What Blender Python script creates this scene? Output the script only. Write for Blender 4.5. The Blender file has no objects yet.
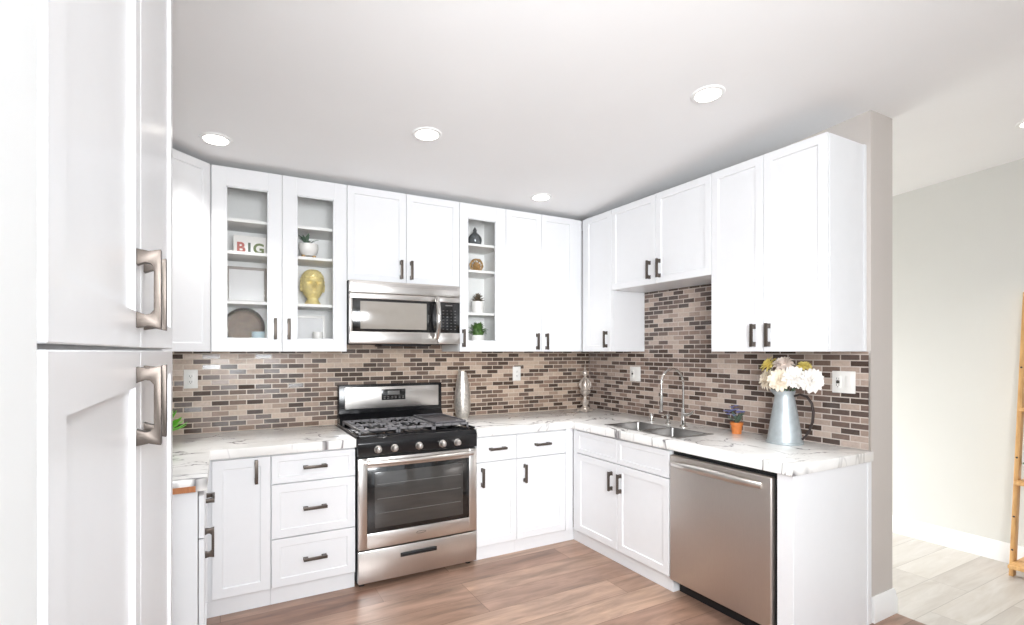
import bpy, bmesh, math, random
from mathutils import Vector, Matrix

random.seed(7)
SC = bpy.context.scene
COL = SC.collection
R = math.radians

# ------------------------------------------------------------------ camera
cam_data = bpy.data.cameras.new('camera')
cam_data.sensor_width = 36.0
cam_data.lens = 36.0 * 521.2 / 1024.0
cam_data.shift_y = 39.0 / 1024.0
cam_data.clip_start = 0.01
cam = bpy.data.objects.new('camera', cam_data)
cam.location = (0, 0, 1.38)
cam.rotation_euler = (R(90), 0, -0.5103)
COL.objects.link(cam)
SC.camera = cam

# ------------------------------------------------------------------ view and world
SC.view_settings.view_transform = 'Standard'
SC.view_settings.look = 'None'
SC.view_settings.gamma = 1.0
SC.view_settings.use_curve_mapping = False
SC.view_settings.exposure = 0.19

world = bpy.data.worlds.new('world')
SC.world = world
world.use_nodes = True
world.node_tree.nodes['Background'].inputs[0].default_value = (0.93, 0.96, 1.0, 1)
world.node_tree.nodes['Background'].inputs[1].default_value = 0.6


def area_light(name, loc, rot, sx, sy, power, color=(1, 1, 1), shape='RECTANGLE', parent=None):
    d = bpy.data.lights.new(name, 'AREA')
    d.shape = shape
    d.size = sx
    d.size_y = sy
    d.energy = power
    d.color = color
    o = bpy.data.objects.new(name, d)
    o.location = loc
    o.rotation_euler = rot
    COL.objects.link(o)
    o.parent = parent
    return o


# daylight through the patio windows behind the photographer and the window of the next room
area_light('daylight_patio', (1.15, -3.30, 1.15), (R(90), 0, 0), 2.0, 2.0, 12, (0.88, 0.945, 1.0))
area_light('daylight_side', (3.40, -3.30, 1.15), (R(90), 0, 0), 1.3, 2.0, 2, (0.88, 0.945, 1.0))
area_light('daylight_living', (3.85, 4.80, 0.75), (R(64), 0, R(180)), 1.1, 1.0, 78, (0.93, 0.97, 1.0)).data.spread = R(112)
# the photographer's flash, bounced off the ceiling
area_light('bounce_flash', (0.75, -0.35, 1.95), (R(180), 0, 0), 0.5, 0.5, 20, (0.94, 0.97, 1.0))
area_light('added_front_fill', (0.15, -0.65, 1.70), (R(82), 0, R(-23)), 1.0, 1.0, 51, (0.94, 0.97, 1.0)).data.spread = R(112)  # unseen frontal fill, not bounced, added to brighten interiors, tile and counters
DOWNLIGHT_POWER = 1.7

# ------------------------------------------------------------------ dimensions
WX = 2.893          # face of the right kitchen wall
WY = 3.747          # face of the back kitchen wall
LX = -0.72          # face of the left kitchen wall
CAP = 1.424         # near end of the right kitchen wall
UF = 0.341          # depth to the face of the wall cabinets
BF = 0.660          # depth to the face of the base cabinets
UZ0, UZ1, UZH = 1.38, 2.44, 1.838
CT, CB = 0.875, 0.825   # counter top and underside


def ceil_z(y):
    return 2.612 - 0.067 * (y - CAP)


# ------------------------------------------------------------------ materials
def lin(c):
    return tuple(((v / 255) / 12.92 if v / 255 <= 0.04045 else ((v / 255 + 0.055) / 1.055) ** 2.4) for v in c) + (1,)


def new_mat(name):
    m = bpy.data.materials.new(name)
    m.use_nodes = True
    nt = m.node_tree
    return m, nt, nt.nodes['Principled BSDF']


def pbr(name, rgb, rough=0.5, metal=0.0, var=0.04, scale=18.0, coat=0.0, bump=0.0, stretch=None, emit=None, estr=0.0, trans=0.0, ior=1.45):
    """plain surface with a faint procedural variation"""
    m, nt, b = new_mat(name)
    L = nt.links
    tc = nt.nodes.new('ShaderNodeTexCoord')
    n = nt.nodes.new('ShaderNodeTexNoise')
    n.inputs['Scale'].default_value = scale
    n.inputs['Detail'].default_value = 3
    if stretch:
        mp = nt.nodes.new('ShaderNodeMapping')
        mp.inputs['Scale'].default_value = stretch
        L.new(tc.outputs['Object'], mp.inputs['Vector'])
        L.new(mp.outputs['Vector'], n.inputs['Vector'])
    else:
        L.new(tc.outputs['Object'], n.inputs['Vector'])
    c = lin(rgb)
    r = nt.nodes.new('ShaderNodeValToRGB')
    r.color_ramp.elements[0].position = 0.3
    r.color_ramp.elements[1].position = 0.7
    r.color_ramp.elements[0].color = tuple(v * (1 - var) for v in c[:3]) + (1,)
    r.color_ramp.elements[1].color = tuple(min(1, v * (1 + var)) for v in c[:3]) + (1,)
    L.new(n.outputs['Fac'], r.inputs['Fac'])
    L.new(r.outputs['Color'], b.inputs['Base Color'])
    b.inputs['Roughness'].default_value = rough
    b.inputs['Metallic'].default_value = metal
    b.inputs['Coat Weight'].default_value = coat
    b.inputs['Coat Roughness'].default_value = 0.15
    b.inputs['Transmission Weight'].default_value = trans
    b.inputs['IOR'].default_value = ior
    if emit:
        b.inputs['Emission Color'].default_value = lin(emit)
        b.inputs['Emission Strength'].default_value = estr
    if bump:
        bp = nt.nodes.new('ShaderNodeBump')
        bp.inputs['Strength'].default_value = bump
        bp.inputs['Distance'].default_value = 0.002
        L.new(n.outputs['Fac'], bp.inputs['Height'])
        L.new(bp.outputs['Normal'], b.inputs['Normal'])
    return m


def glass_pane_mat(name, tint=(1, 1, 1), refl=0.10):
    m, nt, b = new_mat(name)
    nt.nodes.remove(b)
    out = nt.nodes['Material Output']
    t = nt.nodes.new('ShaderNodeBsdfTransparent')
    t.inputs['Color'].default_value = tint + (1,)
    g = nt.nodes.new('ShaderNodeBsdfGlossy')
    g.inputs['Roughness'].default_value = 0.02
    lw = nt.nodes.new('ShaderNodeFresnel')
    lw.inputs['IOR'].default_value = 1.0 + refl * 4.5
    mx = nt.nodes.new('ShaderNodeMixShader')
    nt.links.new(lw.outputs[0], mx.inputs[0])
    nt.links.new(t.outputs[0], mx.inputs[1])
    nt.links.new(g.outputs[0], mx.inputs[2])
    nt.links.new(mx.outputs[0], out.inputs['Surface'])
    return m


def tile_mat(name, axis, tint):
    """mosaic of glass and stone strips; axis = wall direction used as the brick row direction"""
    m, nt, b = new_mat(name)
    L = nt.links
    tc = nt.nodes.new('ShaderNodeTexCoord')
    sp = nt.nodes.new('ShaderNodeSeparateXYZ')
    L.new(tc.outputs['Object'], sp.inputs[0])
    cb = nt.nodes.new('ShaderNodeCombineXYZ')
    L.new(sp.outputs['X' if axis == 'x' else 'Y'], cb.inputs['X'])
    L.new(sp.outputs['Z'], cb.inputs['Y'])
    br = nt.nodes.new('ShaderNodeTexBrick')
    br.offset = 0.5
    br.offset_frequency = 2
    br.squash = 1.0
    br.inputs['Scale'].default_value = 1.0
    br.inputs['Brick Width'].default_value = 0.098
    br.inputs['Row Height'].default_value = 0.0325
    br.inputs['Mortar Size'].default_value = 0.0030
    br.inputs['Mortar Smooth'].default_value = 0.1
    br.inputs['Bias'].default_value = 0.0
    br.inputs['Color1'].default_value = (0, 0, 0, 1)
    br.inputs['Color2'].default_value = (1, 1, 1, 1)
    br.inputs['Mortar'].default_value = (0.5, 0.5, 0.5, 1)
    L.new(cb.outputs[0], br.inputs['Vector'])
    r = nt.nodes.new('ShaderNodeValToRGB')
    cr = r.color_ramp
    cr.interpolation = 'CONSTANT'
    pal = [(0.0, (80, 67, 60)), (0.27, (118, 100, 90)), (0.36, (176, 158, 145)), (0.45, (140, 119, 107)), (0.56, (188, 170, 156)),
           (0.63, (94, 79, 72)), (0.75, (160, 141, 128)), (0.85, (106, 89, 80)), (0.93, (184, 167, 155))]
    while len(cr.elements) < len(pal):
        cr.elements.new(0.5)
    for e, (p, c) in zip(cr.elements, pal):
        e.position = p
        e.color = tuple(v * t for v, t in zip(lin(c)[:3], tint)) + (1,)
    L.new(br.outputs['Color'], r.inputs['Fac'])
    n = nt.nodes.new('ShaderNodeTexNoise')
    n.inputs['Scale'].default_value = 60
    L.new(tc.outputs['Object'], n.inputs['Vector'])
    mv = nt.nodes.new('ShaderNodeMix')
    mv.data_type = 'RGBA'
    mv.blend_type = 'OVERLAY'
    mv.inputs['Factor'].default_value = 0.22
    L.new(r.outputs['Color'], mv.inputs['A'])
    L.new(n.outputs['Fac'], mv.inputs['B'])
    mx = nt.nodes.new('ShaderNodeMix')
    mx.data_type = 'RGBA'
    L.new(br.outputs['Fac'], mx.inputs['Factor'])
    L.new(mv.outputs['Result'], mx.inputs['A'])
    mx.inputs['B'].default_value = tuple(v * t for v, t in zip(lin((200, 189, 179))[:3], tint)) + (1,)
    L.new(mx.outputs['Result'], b.inputs['Base Color'])
    # every strip has its own gloss and a slightly different tilt
    mr = nt.nodes.new('ShaderNodeMapRange')
    mr.inputs['To Min'].default_value = 0.14
    mr.inputs['To Max'].default_value = 0.42
    L.new(br.outputs['Color'], mr.inputs['Value'])
    L.new(mr.outputs[0], b.inputs['Roughness'])
    inv = nt.nodes.new('ShaderNodeMath')
    inv.operation = 'SUBTRACT'
    inv.inputs[0].default_value = 1.0
    L.new(br.outputs['Fac'], inv.inputs[1])
    bp = nt.nodes.new('ShaderNodeBump')
    bp.inputs['Strength'].default_value = 0.5
    bp.inputs['Distance'].default_value = 0.002
    L.new(inv.outputs[0], bp.inputs['Height'])
    wn = nt.nodes.new('ShaderNodeTexWhiteNoise')
    wn.noise_dimensions = '3D'
    L.new(br.outputs['Color'], wn.inputs['Vector'])
    sb = nt.nodes.new('ShaderNodeVectorMath')
    sb.operation = 'MULTIPLY_ADD'
    sb.inputs[1].default_value = (0.10, 0.10, 0.10)
    sb.inputs[2].default_value = (-0.05, -0.05, -0.05)
    L.new(wn.outputs['Color'], sb.inputs[0])
    ge = nt.nodes.new('ShaderNodeNewGeometry')
    ad = nt.nodes.new('ShaderNodeVectorMath')
    ad.operation = 'ADD'
    L.new(ge.outputs['Normal'], ad.inputs[0])
    L.new(sb.outputs[0], ad.inputs[1])
    nm = nt.nodes.new('ShaderNodeVectorMath')
    nm.operation = 'NORMALIZE'
    L.new(ad.outputs[0], nm.inputs[0])
    L.new(nm.outputs[0], bp.inputs['Normal'])
    L.new(bp.outputs['Normal'], b.inputs['Normal'])
    return m


def marble_mat():
    m, nt, b = new_mat('white_veined_quartz')
    L = nt.links
    tc = nt.nodes.new('ShaderNodeTexCoord')
    mp = nt.nodes.new('ShaderNodeMapping')
    mp.inputs['Rotation'].default_value = (0, 0, R(35))
    mp.inputs['Scale'].default_value = (1.0, 1.7, 0.4)
    L.new(tc.outputs['Object'], mp.inputs['Vector'])

    def vein(scale, width, dist, detail):
        n = nt.nodes.new('ShaderNodeTexNoise')
        n.inputs['Scale'].default_value = scale
        n.inputs['Detail'].default_value = detail
        n.inputs['Roughness'].default_value = 0.55
        n.inputs['Distortion'].default_value = dist
        L.new(mp.outputs['Vector'], n.inputs['Vector'])
        s = nt.nodes.new('ShaderNodeMath')
        s.operation = 'SUBTRACT'
        s.inputs[1].default_value = 0.5
        L.new(n.outputs['Fac'], s.inputs[0])
        a = nt.nodes.new('ShaderNodeMath')
        a.operation = 'ABSOLUTE'
        L.new(s.outputs[0], a.inputs[0])
        r = nt.nodes.new('ShaderNodeMapRange')
        r.inputs['From Max'].default_value = width
        r.inputs['To Min'].default_value = 1.0
        r.inputs['To Max'].default_value = 0.0
        L.new(a.outputs[0], r.inputs['Value'])
        return r.outputs[0]
    v1 = vein(1.9, 0.017, 1.1, 4)
    v2 = vein(3.6, 0.008, 0.7, 3)
    msk = nt.nodes.new('ShaderNodeTexNoise')
    msk.inputs['Scale'].default_value = 3.0
    L.new(tc.outputs['Object'], msk.inputs['Vector'])
    mr = nt.nodes.new('ShaderNodeMapRange')
    mr.inputs['From Min'].default_value = 0.38
    mr.inputs['From Max'].default_value = 0.52
    L.new(msk.outputs['Fac'], mr.inputs['Value'])
    mul = nt.nodes.new('ShaderNodeMath')
    mul.operation = 'MULTIPLY'
    L.new(v1, mul.inputs[0])
    L.new(mr.outputs[0], mul.inputs[1])
    m2 = nt.nodes.new('ShaderNodeMath')
    m2.operation = 'MULTIPLY'
    m2.inputs[1].default_value = 0.22
    L.new(v2, m2.inputs[0])
    mxx = nt.nodes.new('ShaderNodeMath')
    mxx.operation = 'MAXIMUM'
    L.new(mul.outputs[0], mxx.inputs[0])
    L.new(m2.outputs[0], mxx.inputs[1])
    cloud = nt.nodes.new('ShaderNodeTexNoise')
    cloud.inputs['Scale'].default_value = 4.0
    L.new(tc.outputs['Object'], cloud.inputs['Vector'])
    cr = nt.nodes.new('ShaderNodeValToRGB')
    cr.color_ramp.elements[0].color = lin((236, 235, 232))
    cr.color_ramp.elements[1].color = lin((249, 248, 246))
    cr.color_ramp.elements[0].position = 0.35
    cr.color_ramp.elements[1].position = 0.6
    L.new(cloud.outputs['Fac'], cr.inputs['Fac'])
    mx = nt.nodes.new('ShaderNodeMix')
    mx.data_type = 'RGBA'
    L.new(mxx.outputs[0], mx.inputs['Factor'])
    L.new(cr.outputs['Color'], mx.inputs['A'])
    mx.inputs['B'].default_value = lin((112, 108, 110))
    L.new(mx.outputs['Result'], b.inputs['Base Color'])
    b.inputs['Roughness'].default_value = 0.16
    return m


def plank_mat(name, pal, joint, grain=0.75):
    m, nt, b = new_mat(name)
    L = nt.links
    tc = nt.nodes.new('ShaderNodeTexCoord')
    br = nt.nodes.new('ShaderNodeTexBrick')
    br.offset = 0.37
    br.offset_frequency = 3
    br.inputs['Scale'].default_value = 1.0
    br.inputs['Brick Width'].default_value = 1.25
    br.inputs['Row Height'].default_value = 0.19
    br.inputs['Mortar Size'].default_value = 0.0016
    br.inputs['Color1'].default_value = (0, 0, 0, 1)
    br.inputs['Color2'].default_value = (1, 1, 1, 1)
    L.new(tc.outputs['Object'], br.inputs['Vector'])
    r = nt.nodes.new('ShaderNodeValToRGB')
    cr = r.color_ramp
    while len(cr.elements) < len(pal):
        cr.elements.new(0.5)
    for e, (p, c) in zip(cr.elements, pal):
        e.position = p
        e.color = lin(c)
    L.new(br.outputs['Color'], r.inputs['Fac'])
    # grain: noise stretched along the planks, shifted per plank
    mp = nt.nodes.new('ShaderNodeMapping')
    mp.inputs['Scale'].default_value = (1.0, 6.5, 1.0)
    L.new(tc.outputs['Object'], mp.inputs['Vector'])
    add = nt.nodes.new('ShaderNodeVectorMath')
    add.operation = 'ADD'
    sc = nt.nodes.new('ShaderNodeVectorMath')
    sc.operation = 'SCALE'
    sc.inputs['Scale'].default_value = 9.0
    L.new(br.outputs['Color'], sc.inputs[0])
    L.new(mp.outputs['Vector'], add.inputs[0])
    L.new(sc.outputs[0], add.inputs[1])
    n = nt.nodes.new('ShaderNodeTexNoise')
    n.inputs['Scale'].default_value = 2.2
    n.inputs['Detail'].default_value = 6
    n.inputs['Roughness'].default_value = 0.62
    n.inputs['Distortion'].default_value = 0.6
    L.new(add.outputs[0], n.inputs['Vector'])
    gr = nt.nodes.new('ShaderNodeValToRGB')
    gr.color_ramp.elements[0].position = 0.30
    gr.color_ramp.elements[1].position = 0.72
    gr.color_ramp.elements[0].color = (0.20, 0.20, 0.20, 1)
    gr.color_ramp.elements[1].color = (0.74, 0.74, 0.74, 1)
    L.new(n.outputs['Fac'], gr.inputs['Fac'])
    ov = nt.nodes.new('ShaderNodeMix')
    ov.data_type = 'RGBA'
    ov.blend_type = 'OVERLAY'
    ov.inputs['Factor'].default_value = grain
    L.new(r.outputs['Color'], ov.inputs['A'])
    L.new(gr.outputs['Color'], ov.inputs['B'])
    mx = nt.nodes.new('ShaderNodeMix')
    mx.data_type = 'RGBA'
    L.new(br.outputs['Fac'], mx.inputs['Factor'])
    L.new(ov.outputs['Result'], mx.inputs['A'])
    mx.inputs['B'].default_value = lin(joint)
    L.new(mx.outputs['Result'], b.inputs['Base Color'])
    b.inputs['Roughness'].default_value = 0.33
    bp = nt.nodes.new('ShaderNodeBump')
    bp.inputs['Strength'].default_value = 0.12
    bp.inputs['Distance'].default_value = 0.002
    L.new(n.outputs['Fac'], bp.inputs['Height'])
    L.new(bp.outputs['Normal'], b.inputs['Normal'])
    return m


def wood_mat(name, a, c):
    m, nt, b = new_mat(name)
    L = nt.links
    tc = nt.nodes.new('ShaderNodeTexCoord')
    mp = nt.nodes.new('ShaderNodeMapping')
    mp.inputs['Scale'].default_value = (30, 30, 2)
    L.new(tc.outputs['Object'], mp.inputs['Vector'])
    n = nt.nodes.new('ShaderNodeTexNoise')
    n.inputs['Scale'].default_value = 2
    n.inputs['Detail'].default_value = 4
    L.new(mp.outputs['Vector'], n.inputs['Vector'])
    r = nt.nodes.new('ShaderNodeValToRGB')
    r.color_ramp.elements[0].position = 0.3
    r.color_ramp.elements[1].position = 0.7
    r.color_ramp.elements[0].color = lin(a)
    r.color_ramp.elements[1].color = lin(c)
    L.new(n.outputs['Fac'], r.inputs['Fac'])
    L.new(r.outputs['Color'], b.inputs['Base Color'])
    b.inputs['Roughness'].default_value = 0.45
    return m


M = {}
M['cab'] = pbr('white_cabinet_lacquer', (236, 237, 239), 0.32, var=0.006, coat=0.12)
M['cab_in'] = pbr('cabinet_interior_white', (246, 246, 244), 0.5, var=0.01)
M['ceiling'] = pbr('ceiling_paint', (247, 247, 247), 0.9, var=0.008, scale=3)
M['wall'] = pbr('greige_wall_paint', (203, 196, 190), 0.85, var=0.01, scale=4)
M['wall_white'] = pbr('white_wall_paint', (232, 234, 234), 0.6, var=0.006, scale=4)
M['far'] = pbr('pale_living_wall_paint', (222, 222, 217), 0.9, var=0.01, scale=3)
M['trim'] = pbr('white_trim_paint', (245, 245, 244), 0.4, var=0.006)
M['floor'] = plank_mat('oak_plank_floor', [(0.0, (128, 96, 82)), (0.3, (178, 145, 124)), (0.5, (142, 112, 97)), (0.75, (188, 156, 134)), (1.0, (132, 101, 86))], (112, 84, 70))
M['floor_pale'] = plank_mat('pale_grey_plank_floor', [(0.0, (188, 182, 174)), (0.3, (206, 200, 192)), (0.5, (194, 188, 180)), (0.75, (212, 207, 199)), (1.0, (198, 192, 184))], (164, 157, 149), 0.35)
M['tile_b'] = tile_mat('mosaic_tile_back_lit', 'x', (1.06, 1.01, 0.94))  # warmer, brighter tint puts the light on the back wall into the colour
M['tile_r'] = tile_mat('mosaic_tile_right', 'y', (0.98, 0.97, 0.98))
M['quartz'] = marble_mat()
M['plywood'] = wood_mat('raw_wood_edge', (170, 104, 62), (196, 132, 84))
M['pine'] = wood_mat('pine_wood', (196, 148, 92), (222, 178, 120))
M['nickel'] = pbr('brushed_bronze_nickel', (98, 90, 84), 0.42, 0.85, var=0.08, scale=40, stretch=(4, 4, 60))
M['steel'] = pbr('brushed_stainless', (216, 212, 208), 0.28, 1.0, var=0.03, scale=30, stretch=(40, 40, 1))
M['steel_dark'] = pbr('brushed_stainless_warm', (208, 201, 195), 0.42, 1.0, var=0.03, scale=30, stretch=(40, 40, 1))
M['chrome'] = pbr('polished_chrome', (214, 212, 208), 0.12, 1.0, var=0.01)
M['sink'] = pbr('satin_sink_steel', (150, 148, 146), 0.35, 1.0, var=0.04)
M['black'] = pbr('black_enamel', (22, 22, 24), 0.18, var=0.1)
M['black_matte'] = pbr('black_matte_plastic', (26, 26, 28), 0.55, var=0.1)
M['iron'] = pbr('grey_cast_iron', (124, 122, 124), 0.42, var=0.10, scale=60, bump=0.3)
M['griddle'] = pbr('dark_griddle_plate', (96, 94, 98), 0.30, var=0.08)
M['black_glass'] = pbr('black_oven_glass', (20, 20, 21), 0.06, var=0.05, coat=0.5)
M['smoked'] = pbr('smoked_oven_window', (62, 60, 58), 0.07, var=0.1, coat=0.5, scale=5, stretch=(1, 1, 9))
M['mesh_glass'] = pbr('grey_microwave_window', (158, 152, 144), 0.16, var=0.03, coat=0.3)
M['display'] = pbr('grey_display', (60, 64, 64), 0.15, var=0.3, scale=90)
M['keypad'] = pbr('keypad_print', (112, 110, 108), 0.4, var=0.05)
M['plastic'] = pbr('white_outlet_plastic', (240, 238, 234), 0.35, var=0.005)
M['slot'] = pbr('dark_slot', (60, 56, 52), 0.5, var=0.02)
M['pane'] = glass_pane_mat('clear_pane', (1, 1, 1), 0.020)
M['galv'] = pbr('galvanized_metal', (186, 194, 197), 0.46, 0.6, var=0.10, scale=26)
M['dark_handle'] = pbr('dark_iron_handle', (62, 54, 52), 0.45, 0.5, var=0.1)
M['petal'] = pbr('cream_petal', (250, 238, 218), 0.7, var=0.04)
M['petal_w'] = pbr('white_petal', (250, 246, 240), 0.7, var=0.03)
M['petal_p'] = pbr('blush_petal', (250, 236, 226), 0.7, var=0.05)
M['petal_y'] = pbr('yellow_petal', (238, 220, 128), 0.7, var=0.1)
M['stem'] = pbr('green_stem', (92, 104, 60), 0.6, var=0.15)
M['leaf'] = pbr('green_leaf', (88, 122, 62), 0.5, var=0.2, scale=40)
M['leaf_bright'] = pbr('bright_green_leaf', (104, 186, 50), 0.45, var=0.15, scale=30)
M['leaf_dark'] = pbr('dusky_green_leaf', (92, 112, 96), 0.55, var=0.2, scale=40)
M['succ'] = pbr('brown_green_succulent', (104, 92, 76), 0.6, var=0.2, scale=60)
M['blue_fl'] = pbr('blue_violet_petal', (120, 124, 176), 0.65, var=0.15, scale=60)
M['terra'] = pbr('orange_terracotta', (206, 122, 62), 0.55, var=0.1, scale=40)
M['soil'] = pbr('dark_soil', (70, 56, 46), 0.9, var=0.2, scale=80, bump=0.5)
M['ceramic'] = pbr('white_ceramic', (246, 244, 240), 0.25, var=0.01)
M['hammer'] = pbr('hammered_silver', (216, 210, 202), 0.32, 0.75, var=0.22, scale=70, bump=1.0)
M['pewter'] = pbr('aged_silver', (214, 205, 196), 0.30, 0.70, var=0.22, scale=50, bump=0.4)
M['gold'] = pbr('antique_gold', (246, 228, 164), 0.34, 0.25, var=0.10, scale=60, bump=0.2)
M['gold_wire'] = pbr('tan_gold_wire', (196, 160, 110), 0.4, 0.4, var=0.1)
M['frame_grey'] = pbr('grey_wood_frame', (168, 160, 154), 0.5, var=0.08, scale=40)
M['paper'] = pbr('white_print', (240, 240, 240), 0.8, var=0.03, scale=8)
M['woven'] = pbr('grey_brown_woven', (138, 122, 106), 0.7, var=0.3, scale=45, bump=0.6)
M['rim'] = pbr('dark_woven_rim', (66, 58, 50), 0.7, var=0.2, scale=50, bump=0.5)
M['pale_blue'] = pbr('pale_blue_ceramic', (192, 214, 220), 0.2, var=0.03)
M['grey_glass'] = pbr('smoky_grey_glaze', (112, 116, 118), 0.12, 0.3, var=0.2, scale=25)
M['red_ink'] = pbr('dusty_red_print', (196, 120, 112), 0.6, var=0.05)
M['green_ink'] = pbr('olive_green_print', (124, 136, 96), 0.6, var=0.05)
M['grey_ink'] = pbr('dark_grey_green_print', (110, 120, 108), 0.6, var=0.05)
M['lens'] = pbr('lit_downlight_lens', (255, 252, 246), 0.4, var=0.0, emit=(255, 250, 240), estr=4.0)


# ------------------------------------------------------------------ mesh helpers
class MB:
    def __init__(self):
        self.bm = bmesh.new()
        self.slot = 0

    def _merge(self, t, slot=0):
        for f in t.faces:
            f.material_index = slot
        me = bpy.data.meshes.new('tmp')
        t.to_mesh(me)
        t.free()
        self.bm.from_mesh(me)
        bpy.data.meshes.remove(me)

    def box(self, a, b, bev=0.0, seg=2, slot=0):
        a, b = Vector(a), Vector(b)
        t = bmesh.new()
        bmesh.ops.create_cube(t, size=1.0)
        c, s = (a + b) / 2, b - a
        for v in t.verts:
            v.co = Vector((c.x + v.co.x * s.x, c.y + v.co.y * s.y, c.z + v.co.z * s.z))
        if bev > 0:
            bev = min(bev, 0.45 * min(abs(s.x), abs(s.y), abs(s.z)))
            bmesh.ops.bevel(t, geom=t.edges[:], offset=bev, segments=seg, profile=0.5, affect='EDGES')
        self._merge(t, slot)
        return self

    def prism(self, poly, origin, u, v, w, length, bev=0.0, slot=0):
        """poly of (s, t) in the plane (u, v) at origin, extruded along w by length"""
        t = bmesh.new()
        o, u, v, w = Vector(origin), Vector(u), Vector(v), Vector(w)
        vs = [t.verts.new(o + u * p[0] + v * p[1]) for p in poly]
        f = t.faces.new(vs)
        r = bmesh.ops.extrude_face_region(t, geom=[f])
        bmesh.ops.translate(t, vec=w * length, verts=[e for e in r['geom'] if isinstance(e, bmesh.types.BMVert)])
        bmesh.ops.recalc_face_normals(t, faces=t.faces[:])
        if bev > 0:
            bmesh.ops.bevel(t, geom=t.edges[:], offset=bev, segments=2, profile=0.5, affect='EDGES')
        self._merge(t, slot)
        return self

    def tube(self, pts, rad, n=10, slot=0, closed=False):
        pts = [Vector(p) for p in pts]
        rads = rad if isinstance(rad, (list, tuple)) else [rad] * len(pts)
        t = bmesh.new()
        rings = []
        prev = None
        for i, p in enumerate(pts):
            if closed:
                d = (pts[(i + 1) % len(pts)] - pts[i - 1]).normalized()
            elif i == 0:
                d = (pts[1] - p).normalized()
            elif i == len(pts) - 1:
                d = (p - pts[i - 1]).normalized()
            else:
                d = ((pts[i + 1] - p).normalized() + (p - pts[i - 1]).normalized()).normalized()
            if prev is None:
                ref = Vector((0, 0, 1)) if abs(d.z) < 0.9 else Vector((1, 0, 0))
                side = d.cross(ref).normalized()
            else:
                side = (prev - d * prev.dot(d)).normalized()
            prev = side
            up = side.cross(d).normalized()
            rings.append([t.verts.new(p + (side * math.cos(2 * math.pi * k / n) + up * math.sin(2 * math.pi * k / n)) * rads[i]) for k in range(n)])
        m = len(rings)
        for i in range(m if closed else m - 1):
            a, b = rings[i], rings[(i + 1) % m]
            for k in range(n):
                t.faces.new((a[k], a[(k + 1) % n], b[(k + 1) % n], b[k]))
        if not closed:
            t.faces.new(rings[0][::-1])
            t.faces.new(rings[-1])
        bmesh.ops.recalc_face_normals(t, faces=t.faces[:])
        self._merge(t, slot)
        return self

    def lathe(self, prof, centre=(0, 0, 0), n=32, slot=0, axis='z'):
        """prof of (radius, height); ends on the axis are capped"""
        t = bmesh.new()
        c = Vector(centre)
        rings = []
        for (r, h) in prof:
            if r < 1e-6:
                rings.append([t.verts.new((0, 0, h))])
            else:
                rings.append([t.verts.new((r * math.cos(2 * math.pi * k / n), r * math.sin(2 * math.pi * k / n), h)) for k in range(n)])
        for a, b in zip(rings, rings[1:]):
            for k in range(n):
                k2 = (k + 1) % n
                if len(a) == 1 and len(b) == 1:
                    continue
                if len(a) == 1:
                    t.faces.new((a[0], b[k2], b[k]))
                elif len(b) == 1:
                    t.faces.new((a[k], a[k2], b[0]))
                else:
                    t.faces.new((a[k], a[k2], b[k2], b[k]))
        for ring, flip in ((rings[0], True), (rings[-1], False)):
            if len(ring) > 1:
                t.faces.new(ring[::-1] if flip else ring)
        bmesh.ops.recalc_face_normals(t, faces=t.faces[:])
        if axis == 'y':     # axis points to -y (towards the front of a unit)
            for v in t.verts:
                v.co = Vector((v.co.x, -v.co.z, v.co.y))
        for v in t.verts:
            v.co += c
        self._merge(t, slot)
        return self

    def blob(self, centre, radii, sub=2, noise=0.0, slot=0, fn=None):
        t = bmesh.new()
        bmesh.ops.create_icosphere(t, subdivisions=sub, radius=1.0)
        for v in t.verts:
            q = v.co.copy()
            k = 1 + random.uniform(-noise, noise)
            p = Vector((q.x * radii[0], q.y * radii[1], q.z * radii[2])) * k
            if fn:
                p = fn(p)
            v.co = p + Vector(centre)
        self._merge(t, slot)
        return self

    def leaf(self, base, tip, width, up=(0, 0, 1), cup=0.15, slot=0, thick=0.0012):
        """a pointed leaf or petal with a little thickness, bent along its length"""
        base, tip = Vector(base), Vector(tip)
        d = tip - base
        L = d.length
        d.normalize()
        s = d.cross(Vector(up))
        if s.length < 1e-4:
            s = d.cross(Vector((1, 0, 0)))
        s.normalize()
        n = s.cross(d).normalized()
        t = bmesh.new()
        st = [(0.0, 0.25), (0.3, 0.85), (0.6, 1.0), (0.85, 0.6), (1.0, 0.08)]
        lay = []
        for off in (0, 1):
            rows = []
            for (q, wd) in st:
                c = base + d * L * q + n * (cup * L * 4 * q * (1 - q) * 0.5) - n * thick * off
                rows.append([t.verts.new(c - s * width * wd * 0.5 + n * width * wd * 0.12), t.verts.new(c), t.verts.new(c + s * width * wd * 0.5 + n * width * wd * 0.12)])
            lay.append(rows)
        for off, rows in enumerate(lay):
            for a, b in zip(rows, rows[1:]):
                for k in range(2):
                    q = (a[k], a[k + 1], b[k + 1], b[k])
                    t.faces.new(q if off == 0 else q[::-1])
        A, B = lay
        for i in range(len(st) - 1):
            t.faces.new((A[i][0], A[i + 1][0], B[i + 1][0], B[i][0]))
            t.faces.new((A[i + 1][2], A[i][2], B[i][2], B[i + 1][2]))
        bmesh.ops.recalc_face_normals(t, faces=t.faces[:])
        self._merge(t, slot)
        return self

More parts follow.
